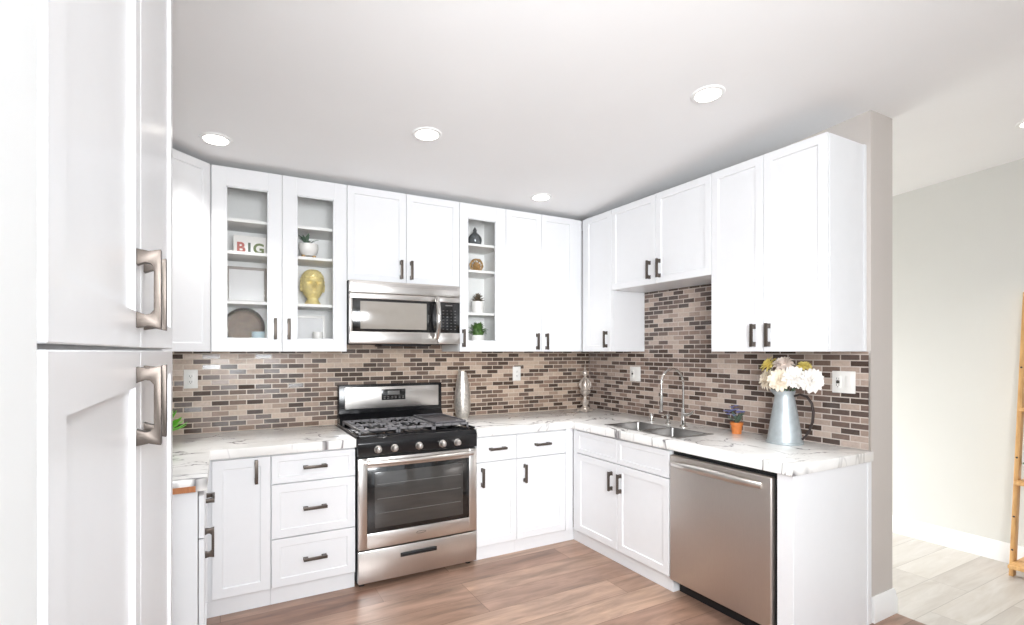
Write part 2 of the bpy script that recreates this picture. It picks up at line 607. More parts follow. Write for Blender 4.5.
    def build(self, name, mats, parent=None, smooth=35, loc=None, rotz=0.0):
        me = bpy.data.meshes.new(name)
        self.bm.to_mesh(me)
        self.bm.free()
        for m in (mats if isinstance(mats, (list, tuple)) else [mats]):
            me.materials.append(m)
        for p in me.polygons:
            p.use_smooth = True
        me.set_sharp_from_angle(angle=R(smooth))
        o = bpy.data.objects.new(name, me)
        COL.objects.link(o)
        if parent is not None:
            o.parent = parent
        if loc is not None:
            o.location = loc
        o.rotation_euler.z = rotz
        return o


def tag(o, label, cat, group=None):
    o['label'] = label
    o['category'] = cat
    if group:
        o['group'] = group
    return o


def thing(name, label, cat, loc=(0, 0, 0), rotz=0.0, group=None):
    o = bpy.data.objects.new(name, None)
    o.empty_display_size = 0.1
    o.location = loc
    o.rotation_euler.z = rotz
    COL.objects.link(o)
    return tag(o, label, cat, group)


def struct(name, mb, mat):
    o = mb.build(name, mat)
    o['kind'] = 'structure'
    return o


def copy_tree(o, parent=None):
    c = o.copy()
    COL.objects.link(c)
    if parent is not None:
        c.parent = parent
        c.matrix_parent_inverse = o.matrix_parent_inverse.copy()
    for ch in list(o.children):
        copy_tree(ch, c)
    return c


# ------------------------------------------------------------------ the room
struct('floor', MB().box((-0.85, -3.6, -0.08), (3.112, 5.15, 0.0)), M['floor'])
struct('floor', MB().box((3.112, -3.6, -0.08), (4.65, 5.15, 0.0)), M['floor_pale'])

y0, y1 = -3.6, 5.15
mb = MB()
mb.prism([(y0, ceil_z(y0)), (y1, ceil_z(y1)), (y1, ceil_z(y1) + 0.1), (y0, ceil_z(y0) + 0.1)], (-0.85, 0, 0), (0, 1, 0), (0, 0, 1), (1, 0, 0), 5.5)
struct('ceiling', mb, M['ceiling'])


def wall_y(name, xa, xb, ya, yb, mat):
    """wall with a top that follows the sloping ceiling"""
    mb = MB()
    mb.prism([(ya, 0), (yb, 0), (yb, ceil_z(yb)), (ya, ceil_z(ya))], (xa, 0, 0), (0, 1, 0), (0, 0, 1), (1, 0, 0), xb - xa)
    return struct(name, mb, mat)


wall_y('wall_back', LX, WX, WY, WY + 0.12, M['wall'])
wall_y('wall_right', WX, 3.105, CAP, 5.0, M['wall'])
wall_y('wall_left', LX - 0.12, LX, -3.4, WY + 0.12, M['wall_white'])
wall_y('wall_far', 4.495, 4.615, -3.4, 5.12, M['far'])
wall_y('wall_near', LX, -0.113, -0.06, 0.485, M['wall_white'])     # the short white return beside the photographer


def wall_open(name, ya, yb, xa, xb, holes, mat):
    zt = min(ceil_z(ya), ceil_z(yb))
    mb = MB()
    x = xa
    for (h0, h1, z0, z1) in holes:
        mb.box((x, ya, 0), (h0, yb, zt))
        if z0 > 0:
            mb.box((h0, ya, 0), (h1, yb, z0))
        mb.box((h0, ya, z1), (h1, yb, zt))
        x = h1
    mb.box((x, ya, 0), (xb, yb, zt))
    return struct(name, mb, mat)


wall_open('wall_front', -3.40, -3.28, LX - 0.12, 4.615, [(0.1, 2.2, 0.12, 2.36), (2.7, 4.1, 0.12, 2.36)], M['wall'])
wall_open('wall_rear', 4.88, 5.0, 3.105, 4.495, [(3.28, 4.40, 0.2, 1.92)], M['far'])


def window(name, xa, xb, z0, z1, ya, yb, n):
    mb = MB()
    t = 0.05
    mb.box((xa, ya, z0), (xb, yb, z0 + t), 0.004)
    mb.box((xa, ya, z1 - t), (xb, yb, z1), 0.004)
    for k in range(n + 1):
        c = xa + t / 2 + (xb - xa - t) * k / n
        mb.box((c - t / 2, ya, z0), (c + t / 2, yb, z1), 0.004)
    struct(name, mb, M['trim'])


window('window_1', 0.1, 2.2, 0.12, 2.36, -3.27, -3.22, 2)
window('window_2', 2.7, 4.1, 0.12, 2.36, -3.27, -3.22, 2)
window('window_3', 3.28, 4.40, 0.2, 1.92, 4.82, 4.87, 2)


# baseboards: stepped colonial profile
def board(name, path):
    """path of corner points (x, y) walked with the room on the right hand side"""
    prof = [(0.0, 0.0), (0.016, 0.0), (0.016, 0.085), (0.011, 0.098), (0.011, 0.112), (0.005, 0.128), (0.0, 0.128)]
    t = MB()
    b = t.bm
    P = [Vector((p[0], p[1], 0)) for p in path]
    rows = []
    for i, p in enumerate(P):
        d1 = (P[i] - P[i - 1]).normalized() if i > 0 else (P[1] - P[0]).normalized()
        d2 = (P[i + 1] - P[i]).normalized() if i < len(P) - 1 else d1
        n1, n2 = Vector((d1.y, -d1.x, 0)), Vector((d2.y, -d2.x, 0))
        m = (n1 + n2)
        m = m / max(0.3, m.dot(n1))
        rows.append([b.verts.new(p + m * q[0] + Vector((0, 0, q[1]))) for q in prof])
    for a, c in zip(rows, rows[1:]):
        for k in range(len(prof)):
            k2 = (k + 1) % len(prof)
            b.faces.new((a[k], a[k2], c[k2], c[k]))
    b.faces.new(rows[0])
    b.faces.new(rows[-1][::-1])
    bmesh.ops.recalc_face_normals(b, faces=b.faces[:])
    o = t.build(name, M['trim'])
    o['kind'] = 'structure'


board('baseboard_right', [(3.106, 4.8), (3.106, CAP - 0.001), (WX + 0.0, CAP - 0.001)][::-1])
board('baseboard_far', [(4.494, 4.8), (4.494, -3.2)])

# ------------------------------------------------------------------ tiled backsplash
mb = MB().box((LX + 0.002, WY - 0.010, CT + 0.0005), (WX - 0.012, WY - 0.0005, UZ0 - 0.001))
mb.box((0.706, WY - 0.010, UZ0 - 0.001), (1.478, WY - 0.0005, 1.46))
mb.box((0.69, WY - 0.010, 0.5), (1.455, WY - 0.0005, CT + 0.0005))
tag(mb.build('tile_backsplash', M['tile_b']), 'brown and taupe mosaic strip tile on the back wall behind the range', 'backsplash')
t = thing('tile_backsplash', 'grey brown mosaic strip tile on the right wall behind sink and pitcher', 'backsplash')
mb = MB().box((WX - 0.010, CAP + 0.006, CT + 0.0005), (WX - 0.0005, WY - 0.011, UZ0 - 0.001))
mb.box((WX - 0.010, 2.133, UZ0 - 0.001), (WX - 0.0005, 3.038, UZH - 0.002))
mb.build('tile_field', M['tile_r'], t)
mb = MB().box((WX - 0.011, CAP + 0.0005, CT + 0.0005), (WX - 0.0005, CAP + 0.0055, UZ0 - 0.001), 0.001)
mb.build('edge_trim', M['steel'], t)


# ------------------------------------------------------------------ cabinet parts (local frame: x to the right, y into the cabinet, z up; door face at y = 0)
DT = 0.020


def shaker(mb, x0, x1, z0, z1, rail, y=0.0, thick=DT, recess=0.008):
    t = bmesh.new()
    bmesh.ops.create_cube(t, size=1.0)
    for v in t.verts:
        v.co = Vector(((x0 + x1) / 2 + v.co.x * (x1 - x0), y + thick / 2 + v.co.y * thick, (z0 + z1) / 2 + v.co.z * (z1 - z0)))
    bmesh.ops.bevel(t, geom=t.edges[:], offset=0.0016, segments=1, affect='EDGES')
    t.normal_update()
    front = max((f for f in t.faces if f.normal.y < -0.99), key=lambda f: f.calc_area())
    bmesh.ops.inset_region(t, faces=[front], thickness=rail, depth=0.0)
    bmesh.ops.inset_region(t, faces=[front], thickness=0.005, depth=-recess)
    mb._merge(t, 0)


def pull(parent, x, z, vertical=True, L=0.122, d=0.034, y=0.0, w=0.016, name='handle', mat='nickel'):
    """bridge pull: flat bar on two posts that flare towards bar and door"""
    h = L / 2
    prof = [(-h - 0.001, 0), (-h + 0.002, -d * 0.5), (-h - 0.002, -d), (h + 0.002, -d), (h - 0.002, -d * 0.5), (h + 0.001, 0), (h - 0.026, 0), (h - 0.021, -d * 0.35),
            (h - 0.022, -d * 0.55), (h - 0.029, -d + 0.010), (-h + 0.029, -d + 0.010), (-h + 0.022, -d * 0.55), (-h + 0.021, -d * 0.35), (-h + 0.026, 0)]
    mb = MB()
    if vertical:
        mb.prism(prof, (x - w / 2, y, z), (0, 0, 1), (0, 1, 0), (1, 0, 0), w, 0.0008)
    else:
        mb.prism(prof, (x, y, z - w / 2), (1, 0, 0), (0, 1, 0), (0, 0, 1), w, 0.0008)
    return mb.build(name, M[mat], parent)


def door(root, x0, x1, z0, z1, hx=None, hz=None, rail=0.062, vertical=True, name='door', **kw):
    mb = MB()
    shaker(mb, x0, x1, z0, z1, rail)
    o = mb.build(name, M['cab'], root, smooth=30)
    if hx is not None:
        pull(o, hx, hz, vertical, **kw)
    return o


def drawer(root, x0, x1, z0, z1, handle=True, rail=0.042, name='drawer'):
    mb = MB()
    shaker(mb, x0, x1, z0, z1, rail, recess=0.006)
    o = mb.build(name, M['cab'], root, smooth=30)
    if handle:
        pull(o, (x0 + x1) / 2, (z0 + z1) / 2 + 0.002, False)
    return o


def solid_body(root, w, depth, z0, z1, x0=0.0, name='body'):
    return MB().box((x0 + 0.0006, DT + 0.0006, z0), (x0 + w - 0.0006, depth, z1), 0.0012, 1).build(name, M['cab'], root)


def toe(root, w, depth, x0=0.0):
    return MB().box((x0 + 0.0006, 0.034, 0.0), (x0 + w - 0.0006, depth, 0.088)).build('toe_kick', M['cab'], root)


YU = WY - UF
XU = WX - UF
YB = WY - BF
XB = WX - BF
G = 0.0018      # half gap between doors
UD = UF - 0.0006
BD = BF - 0.011

# ---- wall cabinets on the back wall
# diagonal corner cabinet
t = thing('corner_cabinet', 'white diagonal corner wall cabinet with plain shaker door left of glass doors', 'cabinet', (-0.380, 3.072, 0), R(45))
wd = 0.334 * math.sqrt(2)
door(t, 0.004, wd - 0.006, UZ0, UZ1, 0.035, 1.47)
mb = MB()
k = math.sqrt(0.5)


def loc45(x, y):
    dx, dy = x + 0.380, y - 3.072
    return (k * (dx + dy), k * (-dx + dy))


poly = [(0.0, DT + 0.001), (wd - 0.001, DT + 0.001), loc45(-0.0475, 3.43), loc45(-0.0475, WY - 0.001), loc45(LX + 0.001, WY - 0.001), loc45(LX + 0.001, 3.074), loc45(-0.38, 3.074)]
mb.prism(poly[:6] + [loc45(-0.41, 3.074)], (0, 0, UZ0), (1, 0, 0), (0, 1, 0), (0, 0, 1), UZ1 - UZ0)
mb.build('body', M['cab'], t)


def glass_door(root, x0, x1, z0, z1, px0, px1, pz0, pz1, hx, hz):
    mb = MB()
    b = 0.0016
    mb.box((x0, 0, z0), (px0, DT, z1), b, 1)
    mb.box((px1, 0, z0), (x1, DT, z1), b, 1)
    mb.box((px0 - 0.001, 0.0004, z0), (px1 + 0.001, DT - 0.0004, pz0), b, 1)
    mb.box((px0 - 0.001, 0.0004, pz1), (px1 + 0.001, DT - 0.0004, z1), b, 1)
    # glazing bead
    for (a, c) in (((px0, 0.006, pz0), (px0 + 0.005, 0.016, pz1)), ((px1 - 0.005, 0.006, pz0), (px1, 0.016, pz1)),
                   ((px0, 0.006, pz0), (px1, 0.016, pz0 + 0.005)), ((px0, 0.006, pz1 - 0.005), (px1, 0.016, pz1))):
        mb.box(a, c)
    o = mb.build('door', M['cab'], root)
    MB().box((px0 + 0.001, 0.010, pz0 + 0.001), (px1 - 0.001, 0.013, pz1 - 0.001)).build('glass_pane', M['pane'], o)
    pull(o, hx, hz, True)
    return o


SHELF = [2.150, 1.960, 1.668]


def open_body(root, w, shelves, divider=None):
    mb = MB()
    f = DT + 0.0006
    tk = 0.018
    mb.box((0.0006, f, UZ0), (tk, UD, UZ1))
    mb.box((w - tk, f, UZ0), (w - 0.0006, UD, UZ1))
    mb.box((tk, f, UZ0), (w - tk, UD, UZ0 + 0.040))
    mb.box((tk, f, UZ1 - tk), (w - tk, UD, UZ1))
    mb.box((tk, UD - 0.008, UZ0 + 0.040), (w - tk, UD, UZ1 - tk))
    if divider:
        mb.box((divider - 0.02, f, UZ0 + 0.04), (divider + 0.02, f + 0.018, UZ1 - tk))
    mb.build('body', M['cab_in'], root)
    for z in shelves:
        MB().box((tk + 0.001, f + 0.022, z - 0.009), (w - tk - 0.001, UD - 0.009, z + 0.009), 0.001, 1).build('shelf', M['cab_in'], root)


GX0, GX1, HX1, NX1 = -0.046, 0.704, 1.480, 1.855
t = thing('display_cabinet', 'white wall cabinet with two glass doors showing decor left of microwave', 'cabinet', (GX0, YU, 0))
open_body(t, GX1 - GX0, SHELF, 0.370)
glass_door(t, G, 0.370 - G, UZ0, UZ1, 0.076, 0.295, 1.455, 2.332, 0.332, 1.515)
glass_door(t, 0.370 + G, 0.750 - G, UZ0, UZ1, 0.453, 0.670, 1.455, 2.332, 0.407, 1.515)

t = thing('overhead_cabinet', 'short white two-door wall cabinet directly above the microwave', 'cabinet', (GX1, YU, 0))
W = HX1 - GX1
solid_body(t, W, UD, UZH - 0.004, UZ1)
door(t, G, W / 2 - G, UZH - 0.004, UZ1, W / 2 - 0.038, 1.925)
door(t, W / 2 + G, W - G, UZH - 0.004, UZ1, W / 2 + 0.032, 1.925)

t = thing('display_cabinet', 'narrow white glass-door wall cabinet with potted plants right of microwave', 'cabinet', (HX1, YU, 0))
open_body(t, NX1 - HX1, [2.158, 1.966, 1.655])
glass_door(t, G, NX1 - HX1 - G, UZ0, UZ1, 0.066, 0.292, 1.455, 2.336, 0.027, 1.475)

t = thing('wall_cabinet', 'tall white two-door wall cabinet filling the back corner above metal finial', 'cabinet', (NX1, YU, 0))
W = 2.485 - NX1
MB().box((0.0006, DT + 0.0006, UZ0), (XU - NX1 + 0.019, UD, UZ1), 0.0012, 1).build('body', M['cab'], t)
MB().box((W + G, 0.008, UZ0), (XU - NX1 - 0.001, DT, UZ1)).build('filler_strip', M['cab'], t)
door(t, G, W / 2 - G, UZ0, UZ1, W / 2 - 0.045, 1.457)
door(t, W / 2 + G, W - G, UZ0, UZ1, W / 2 + 0.040, 1.457)

# ---- wall cabinets on the right wall (local x runs towards the camera)
QY = R(-90)
t = thing('wall_cabinet', 'narrow white single-door wall cabinet left of the short pair over sink', 'cabinet', (XU, 3.405, 0), QY)
W = 3.405 - 3.040
MB().box((0.0006, DT + 0.0006, UZ0), (W - 0.0006, UD, UZ1), 0.0012, 1).build('body', M['cab'], t)
MB().box((0.001, 0.008, UZ0), (0.042 - G, DT, UZ1)).build('filler_strip', M['cab'], t)
door(t, 0.042 + G, W - G, UZ0, UZ1, W - 0.050, 1.472)

t = thing('wall_cabinet', 'short white two-door wall cabinet over the sink and faucet', 'cabinet', (XU, 3.040, 0), QY)
W = 3.040 - 2.131
solid_body(t, W, UD, UZH, UZ1)
door(t, G, W / 2 - G, UZH, UZ1, W / 2 - 0.052, 1.935)
door(t, W / 2 + G, W - G, UZH, UZ1, W / 2 + 0.040, 1.935)

t = thing('wall_cabinet', 'tall white two-door wall cabinet above flower pitcher at wall end', 'cabinet', (XU, 2.131, 0), QY)
W = 2.131 - 1.448
solid_body(t, W, UD, UZ0, UZ1)
door(t, G, W / 2 - G, UZ0, UZ1, W / 2 - 0.052, 1.468)
door(t, W / 2 + G, W - G, UZ0, UZ1, W / 2 + 0.036, 1.468)
MB().box((W, UD - 0.022, UZ0), (W + 0.004, UD, UZ1), 0.001, 1).build('scribe_strip', M['cab'], t)

# ---- base cabinets on the back wall
t = thing('base_cabinet', 'white full-height single-door base cabinet in the left back corner', 'cabinet', (-0.062, YB, 0))
solid_body(t, 0.300, BD, 0.088, CB)
toe(t, 0.300, BD)
door(t, 0.024, 0.300 - G, 0.100, 0.815, 0.229, 0.742, rail=0.066)

t = thing('drawer_cabinet', 'white three-drawer base cabinet left of the range', 'cabinet', (0.238, YB, 0))
W = 0.688 - 0.238
solid_body(t, W, BD, 0.088, CB)
toe(t, W, BD)
for (a, b) in ((0.662, 0.815), (0.365, 0.656), (0.100, 0.359)):
    drawer(t, G + 0.002, W - 0.004, a, b, rail=0.045 if b > 0.7 else 0.06)

t = thing('base_cabinet', 'narrow white base cabinet with one drawer just right of the range', 'cabinet', (1.456, YB, 0))
W = 1.766 - 1.456
solid_body(t, W, BD, 0.088, CB)
toe(t, W, BD)
drawer(t, 0.008, W - G, 0.652, 0.812)
door(t, 0.008, W - G, 0.096, 0.646, 0.045, 0.552)

t = thing('base_cabinet', 'white base cabinet with one drawer meeting the inside corner under back counter', 'cabinet', (1.766, YB, 0))
W = XB + 0.019 - 1.766
MB().box((0.0006, DT + 0.0006, 0.088), (W, BD, CB), 0.0012, 1).build('body', M['cab'], t)
MB().box((0.0006, 0.034, 0.0), (XB + 0.0335 - 1.766, BD, 0.088)).build('toe_kick', M['cab'], t)
MB().box((0.408, 0.004, 0.090), (XB - 1.766 + 0.003, DT, CB)).build('filler_strip', M['cab'], t)
drawer(t, G, 0.404, 0.652, 0.812)
door(t, G, 0.404, 0.096, 0.646, 0.060, 0.545)

# ---- base units on the right wall
SY = YB - 0.02
t = thing('sink_cabinet', 'white sink base cabinet with two doors under the double bowl', 'cabinet', (XB, SY, 0), QY)
W = SY - 2.156
MB().box((0.0006, DT + 0.0006, 0.088), (W - 0.0006, BD, 0.62), 0.0012, 1).build('body', M['cab'], t)
MB().box((0.0006, DT + 0.0006, 0.62), (W - 0.0006, DT + 0.02, CB)).build('face_frame', M['cab'], t)
MB().box((-0.0535, 0.034, 0.0), (W - 0.0006, BD, 0.088)).build('toe_kick', M['cab'], t)
c = SY - 2.603
MB().box((-0.0155, 0.004, 0.090), (0.024, DT, CB)).build('filler_strip', M['cab'], t)
drawer(t, 0.026, c - G, 0.656, 0.812, handle=False, name='false_drawer')
drawer(t, c + G, W - G, 0.656, 0.812, handle=False, name='false_drawer')
door(t, 0.026, c - G, 0.096, 0.650, c - 0.050, 0.535)
door(t, c + G, W - G, 0.096, 0.650, c + 0.036, 0.535)

t = thing('end_panel', 'white end panel closing the counter run beside the dishwasher', 'panel', (XB, 1.498, 0), QY)
MB().box((0.0, 0.004, 0.0), (0.079, BD, CB), 0.0015, 1).build('panel', M['cab'], t)
MB().box((0.079, BD - 0.034, 0.0), (0.083, BD - 0.001, CB), 0.001, 1).build('scribe_strip', M['cab'], t)

# ---- left run: base unit seen end-on, and the tall pantry
t = thing('base_cabinet', 'white base cabinet seen end-on beside the tall pantry, handles facing right', 'cabinet', (-0.056, 2.44, 0), R(90))
W = 3.086 - 2.44
MB().box((0.0, DT + 0.003, 0.088), (WY - 2.44 - 0.011, 0.648, CB), 0.0012, 1).build('body', M['cab'], t)
MB().box((0.02, 0.075, 0), (W, 0.64, 0.088)).build('toe_kick', M['cab'], t)
drawer(t, G, W - 0.06, 0.628, 0.800)
door(t, G, W - 0.06, 0.096, 0.622, 0.10, 0.575)

t = thing('pantry_cabinet', 'tall white four-door pantry cabinet close up at the left edge', 'cabinet', (-0.120, 0.540, 0), R(90))
PW, PS = 1.250, 0.560
MB().box((0.003, DT + 0.004, 0.088), (PW, 0.596, 2.50), 0.0015, 1).build('body', M['cab'], t)
toe(t, PW, 0.59)
for (a, b, z0, z1, hx, hz) in ((0, PS, 1.3865, 2.50, PS - 0.048, 1.484), (PS, PW, 1.3865, 2.50, PS + 0.048, 1.484),
                               (0, PS, 0.096, 1.3815, PS - 0.048, 1.290), (PS, PW, 0.096, 1.3815, PS + 0.048, 1.290)):
    door(t, a + G, b - G, z0, z1, hx, hz, rail=0.082, L=0.128, w=0.020)
for z in (1.47, 1.31):
    MB().box((-0.006, 0.006, z - 0.03), (0.003, 0.05, z + 0.03), 0.002).build('hinge', M['steel'], t)

# ------------------------------------------------------------------ countertops
CXF = WX - 0.6825
CYF = WY - 0.6825


def slab(name, xs, ys, inside, z0, z1, mat, parent=None):
    t = MB()
    b = t.bm
    V = {}

    def vert(i, j):
        if (i, j) not in V:
            V[(i, j)] = b.verts.new((xs[i], ys[j], z0))
        return V[(i, j)]
    fs = []
    for i in range(len(xs) - 1):
        for j in range(len(ys) - 1):
            if inside((xs[i] + xs[i + 1]) / 2, (ys[j] + ys[j + 1]) / 2):
                fs.append(b.faces.new((vert(i, j), vert(i + 1, j), vert(i + 1, j + 1), vert(i, j + 1))))
    r = bmesh.ops.extrude_face_region(b, geom=fs)
    bmesh.ops.translate(b, vec=(0, 0, z1 - z0), verts=[g for g in r['geom'] if isinstance(g, bmesh.types.BMVert)])
    bmesh.ops.recalc_face_normals(b, faces=b.faces[:])
    bmesh.ops.dissolve_limit(b, angle_limit=R(1), verts=b.verts[:], edges=b.edges[:])
    sharp = [e for e in b.edges if len(e.link_faces) == 2 and e.calc_face_angle(0) > 0.5]
    bmesh.ops.bevel(b, geom=sharp, offset=0.003, segments=2, profile=0.5, affect='EDGES')
    return t.build(name, mat, parent)


SX0, SX1, SY0, SY1 = 2.325, 2.615, 2.185, 2.815     # sink opening
o = slab('countertop', [1.458, CXF, SX0, SX1, WX - 0.011], [1.405, SY0, SY1, CYF, WY - 0.011],
         lambda x, y: (x > CXF or y > CYF) and not (SX0 < x < SX1 and SY0 < y < SY1), CB, CT, M['quartz'])
tag(o, 'white grey-veined quartz countertop wrapping right corner around the sink', 'countertop')
t = thing('countertop', 'white grey-veined quartz countertop left of the range', 'countertop')
slab('slab', [LX + 0.001, -0.045, 0.686], [2.405, CYF, WY - 0.011], lambda x, y: x < -0.045 or y > CYF, CB + 0.001, CT, M['quartz'], t)
MB().box((LX + 0.002, 2.4005, CB + 0.001), (-0.085, 2.4048, CB + 0.024)).build('raw_wood_strip', M['plywood'], t)

# ------------------------------------------------------------------ sink and faucet
t = thing('kitchen_sink', 'stainless double bowl undermount sink set in the right counter', 'sink', (0, 0, 0))
YM = 2.500


def bowl(ya, yb):
    z0, z1 = CB - 0.15, CT + 0.0015
    m = bmesh.new()
    xa, xb = SX0 + 0.004, SX1 - 0.004
    top = [(xa, ya), (xb, ya), (xb, yb), (xa, yb)]
    bot = [(xa + 0.015, ya + 0.015), (xb - 0.015, ya + 0.015), (xb - 0.015, yb - 0.015), (xa + 0.015, yb - 0.015)]
    vt = [m.verts.new((x, y, z1)) for x, y in top]
    vb = [m.verts.new((x, y, z0)) for x, y in bot]
    m.faces.new(vb)
    for k in range(4):
        m.faces.new((vt[k], vt[(k + 1) % 4], vb[(k + 1) % 4], vb[k]))
    bmesh.ops.recalc_face_normals(m, faces=m.faces[:])
    bmesh.ops.bevel(m, geom=[e for e in m.edges if len(e.link_faces) == 2], offset=0.022, segments=3, profile=0.5, affect='EDGES')
    bmesh.ops.reverse_faces(m, faces=m.faces[:])
    bmesh.ops.solidify(m, geom=m.faces[:], thickness=0.002)
    b = MB()
    b._merge(m)
    o = b.build('bowl', M['sink'], t)
    MB().lathe([(0, z0 + 0.003), (0.040, z0 + 0.003), (0.042, z0 + 0.006), (0.034, z0 + 0.007), (0.030, z0 + 0.004), (0, z0 + 0.004)],
               ((xa + xb) / 2 + 0.02, (ya + yb) / 2, 0), 20).build('drain', M['chrome'], o)


bowl(SY0 + 0.004, YM - 0.011)
bowl(YM + 0.011, SY1 - 0.004)
MB().box((SX0 + 0.002, YM - 0.0105, CB - 0.03), (SX1 - 0.002, YM + 0.0105, CT + 0.0005), 0.005).build('divider', M['chrome'], t)
mb = MB()
q = 0.012
mb.box((SX0 - q, SY0 - q, CT), (SX0 + 0.005, SY1 + q, CT + 0.003), 0.001, 1)
mb.box((SX1 - 0.005, SY0 - q, CT), (SX1 + q, SY1 + q, CT + 0.003), 0.001, 1)
mb.box((SX0 - q, SY0 - q, CT), (SX1 + q, SY0 + 0.005, CT + 0.003), 0.001, 1)
mb.box((SX0 - q, SY1 - 0.005, CT), (SX1 + q, SY1 + q, CT + 0.003), 0.001, 1)
mb.build('rim', M['sink'], t)

FX, FY = 2.700, 2.480
t = thing('kitchen_faucet', 'tall chrome gooseneck pull-down faucet behind the sink', 'faucet', (FX, FY, CT))
MB().lathe([(0, 0), (0.027, 0), (0.027, 0.006), (0.016, 0.012), (0.015, 0.12), (0.010, 0.125), (0, 0.125)], n=24).build('base', M['chrome'], t)
pts = [(0, 0, 0.12), (0, 0, 0.29)]
for k in range(1, 15):
    a = math.pi * k / 14
    pts.append((-0.10 + 0.10 * math.cos(a), 0, 0.29 + 0.10 * math.sin(a)))
pts.append((-0.20, 0, 0.24))
MB().tube(pts, 0.0080, 12).build('spout', M['chrome'], t)
MB().tube([(-0.20, 0, 0.25), (-0.20, 0, 0.22), (-0.20, 0, 0.13), (-0.20, 0, 0.112)], [0.009, 0.0105, 0.012, 0.010], 14).build('spray_head', M['chrome'], t)
MB().tube([(0, -0.012, 0.085), (0, -0.040, 0.087), (0.0, -0.070, 0.100), (0, -0.085, 0.116)], [0.013, 0.012, 0.007, 0.006], 12).build('lever', M['chrome'], t)

t = thing('soap_dispenser', 'small chrome soap dispenser on counter beside the faucet', 'soap dispenser', (2.725, 2.640, CT))
MB().lathe([(0, 0), (0.020, 0), (0.020, 0.005), (0.011, 0.010), (0.010, 0.055), (0.014, 0.058), (0.014, 0.068), (0, 0.070)], n=20).build('pump', M['chrome'], t)
MB().tube([(0, 0, 0.063), (-0.03, 0, 0.066), (-0.062, 0, 0.056)], [0.007, 0.006, 0.005], 10).build('nozzle', M['chrome'], t)
t = thing('air_gap_cap', 'short chrome cap behind the far end of sink', 'sink cap', (2.725, 2.800, CT))
MB().lathe([(0, 0), (0.022, 0), (0.022, 0.004), (0.016, 0.008), (0.016, 0.050), (0.012, 0.056), (0, 0.058)], n=20).build('cap', M['chrome'], t)

# ------------------------------------------------------------------ gas range
RX0, RW, RY = 0.692, 0.756, 3.047
t = thing('gas_range', 'stainless and black gas range with oven between the white base cabinets', 'range', (RX0, RY, 0))
DP = WY - 0.012 - RY
mb = MB()
mb.box((0.001, 0.035, 0.026), (RW - 0.001, DP, 0.862), 0.002, 1)
mb.build('body', M['black_matte'], t)
for x in (0.035, RW - 0.035):
    for y in (0.07, DP - 0.05):
        MB().lathe([(0, 0), (0.018, 0), (0.018, 0.012), (0.010, 0.016), (0.010, 0.027), (0, 0.027)], (x, y, 0), 14).build('foot', M['black_matte'], t)
# control panel with five knobs
mb = MB()
mb.prism([(0.002, 0.768), (0.002, 0.845), (0.018, 0.874), (0.07, 0.880), (0.07, 0.768)], (0, 0, 0), (0, 1, 0), (0, 0, 1), (1, 0, 0), RW, 0.003)
cp = mb.build('control_panel', M['black'], t)
for x in (0.115, 0.213, 0.366, 0.518, 0.617):
    mb = MB()
    z = 0.806
    mb.lathe([(0, 0), (0.022, 0), (0.023, 0.004), (0.018, 0.008), (0.0165, 0.030), (0.013, 0.034), (0, 0.034)], (x, 0.003, z), 20, axis='y')
    mb.box((x - 0.004, -0.036, z - 0.015), (x + 0.004, -0.026, z + 0.015), 0.002)
    mb.build('knob', M['steel'], cp)
# oven door
mb = MB()
b0 = 0.0
mb.box((0.002, b0, 0.228), (0.052, 0.034, 0.758), 0.004)
mb.box((RW - 0.056, b0, 0.228), (RW - 0.002, 0.034, 0.758), 0.004)
mb.box((0.050, b0, 0.228), (RW - 0.054, 0.034, 0.318), 0.004)
mb.box((0.050, b0, 0.700), (RW - 0.054, 0.034, 0.758), 0.004)
mb.box((0.040, 0.012, 0.30), (RW - 0.04, 0.034, 0.72))
od = mb.build('oven_door', M['steel'], t)
MB().box((0.052, 0.002, 0.318), (RW - 0.056, 0.013, 0.702), 0.003).build('door_glass', M['black_glass'], od)
mb = MB()
mb.box((0.095, 0.0005, 0.345), (RW - 0.100, 0.004, 0.672), 0.0015)
mb.build('window', M['smoked'], od)
mb = MB()
for z in (0.43, 0.515, 0.60):
    mb.tube([(0.11, 0.0, z), (RW - 0.115, 0.0, z)], 0.0016, 6)
mb.build('oven_rack', M['keypad'], od)
# bowed towel-bar handle
pts = []
for k in range(17):
    q = k / 16
    pts.append((0.045 + (RW - 0.09) * q, -0.032 - 0.022 * math.sin(math.pi * q), 0.735))
mb = MB().tube(pts, 0.0135, 12)
mb.tube([(0.050, 0.005, 0.735), (0.050, -0.034, 0.735)], 0.012, 10)
mb.tube([(RW - 0.050, 0.005, 0.735), (RW - 0.050, -0.034, 0.735)], 0.012, 10)
mb.build('handle', M['steel'], od)
mb = MB()      # small raised oval emblem on the lower rail
ring = [(RW / 2 + 0.030 * math.cos(2 * math.pi * k / 20), -0.0006, 0.281 + 0.007 * math.sin(2 * math.pi * k / 20)) for k in range(20)]
mb.tube(ring, 0.0012, 6, closed=True)
mb.build('emblem', M['slot'], od)
# storage drawer
dr = MB().box((0.002, 0.002, 0.032), (RW - 0.002, 0.034, 0.220), 0.004).build('storage_drawer', M['steel'], t)
mb = MB()
mb.box((0.250, -0.004, 0.150), (0.480, 0.004, 0.174), 0.003)
mb.box((0.256, -0.018, 0.164), (0.474, -0.002, 0.176), 0.003)
mb.build('handle', M['black_matte'], dr)
# cooktop
mb = MB()
mb.box((0.0, 0.060, 0.862), (RW, DP - 0.055, 0.884), 0.005)
ct = mb.build('cooktop', M['black'], t)
for (x0, x1) in ((0.0, 0.012), (RW - 0.012, RW)):
    MB().box((x0, 0.03, 0.880), (x1, DP - 0.07, 0.892), 0.003).build('side_trim', M['black'], ct)


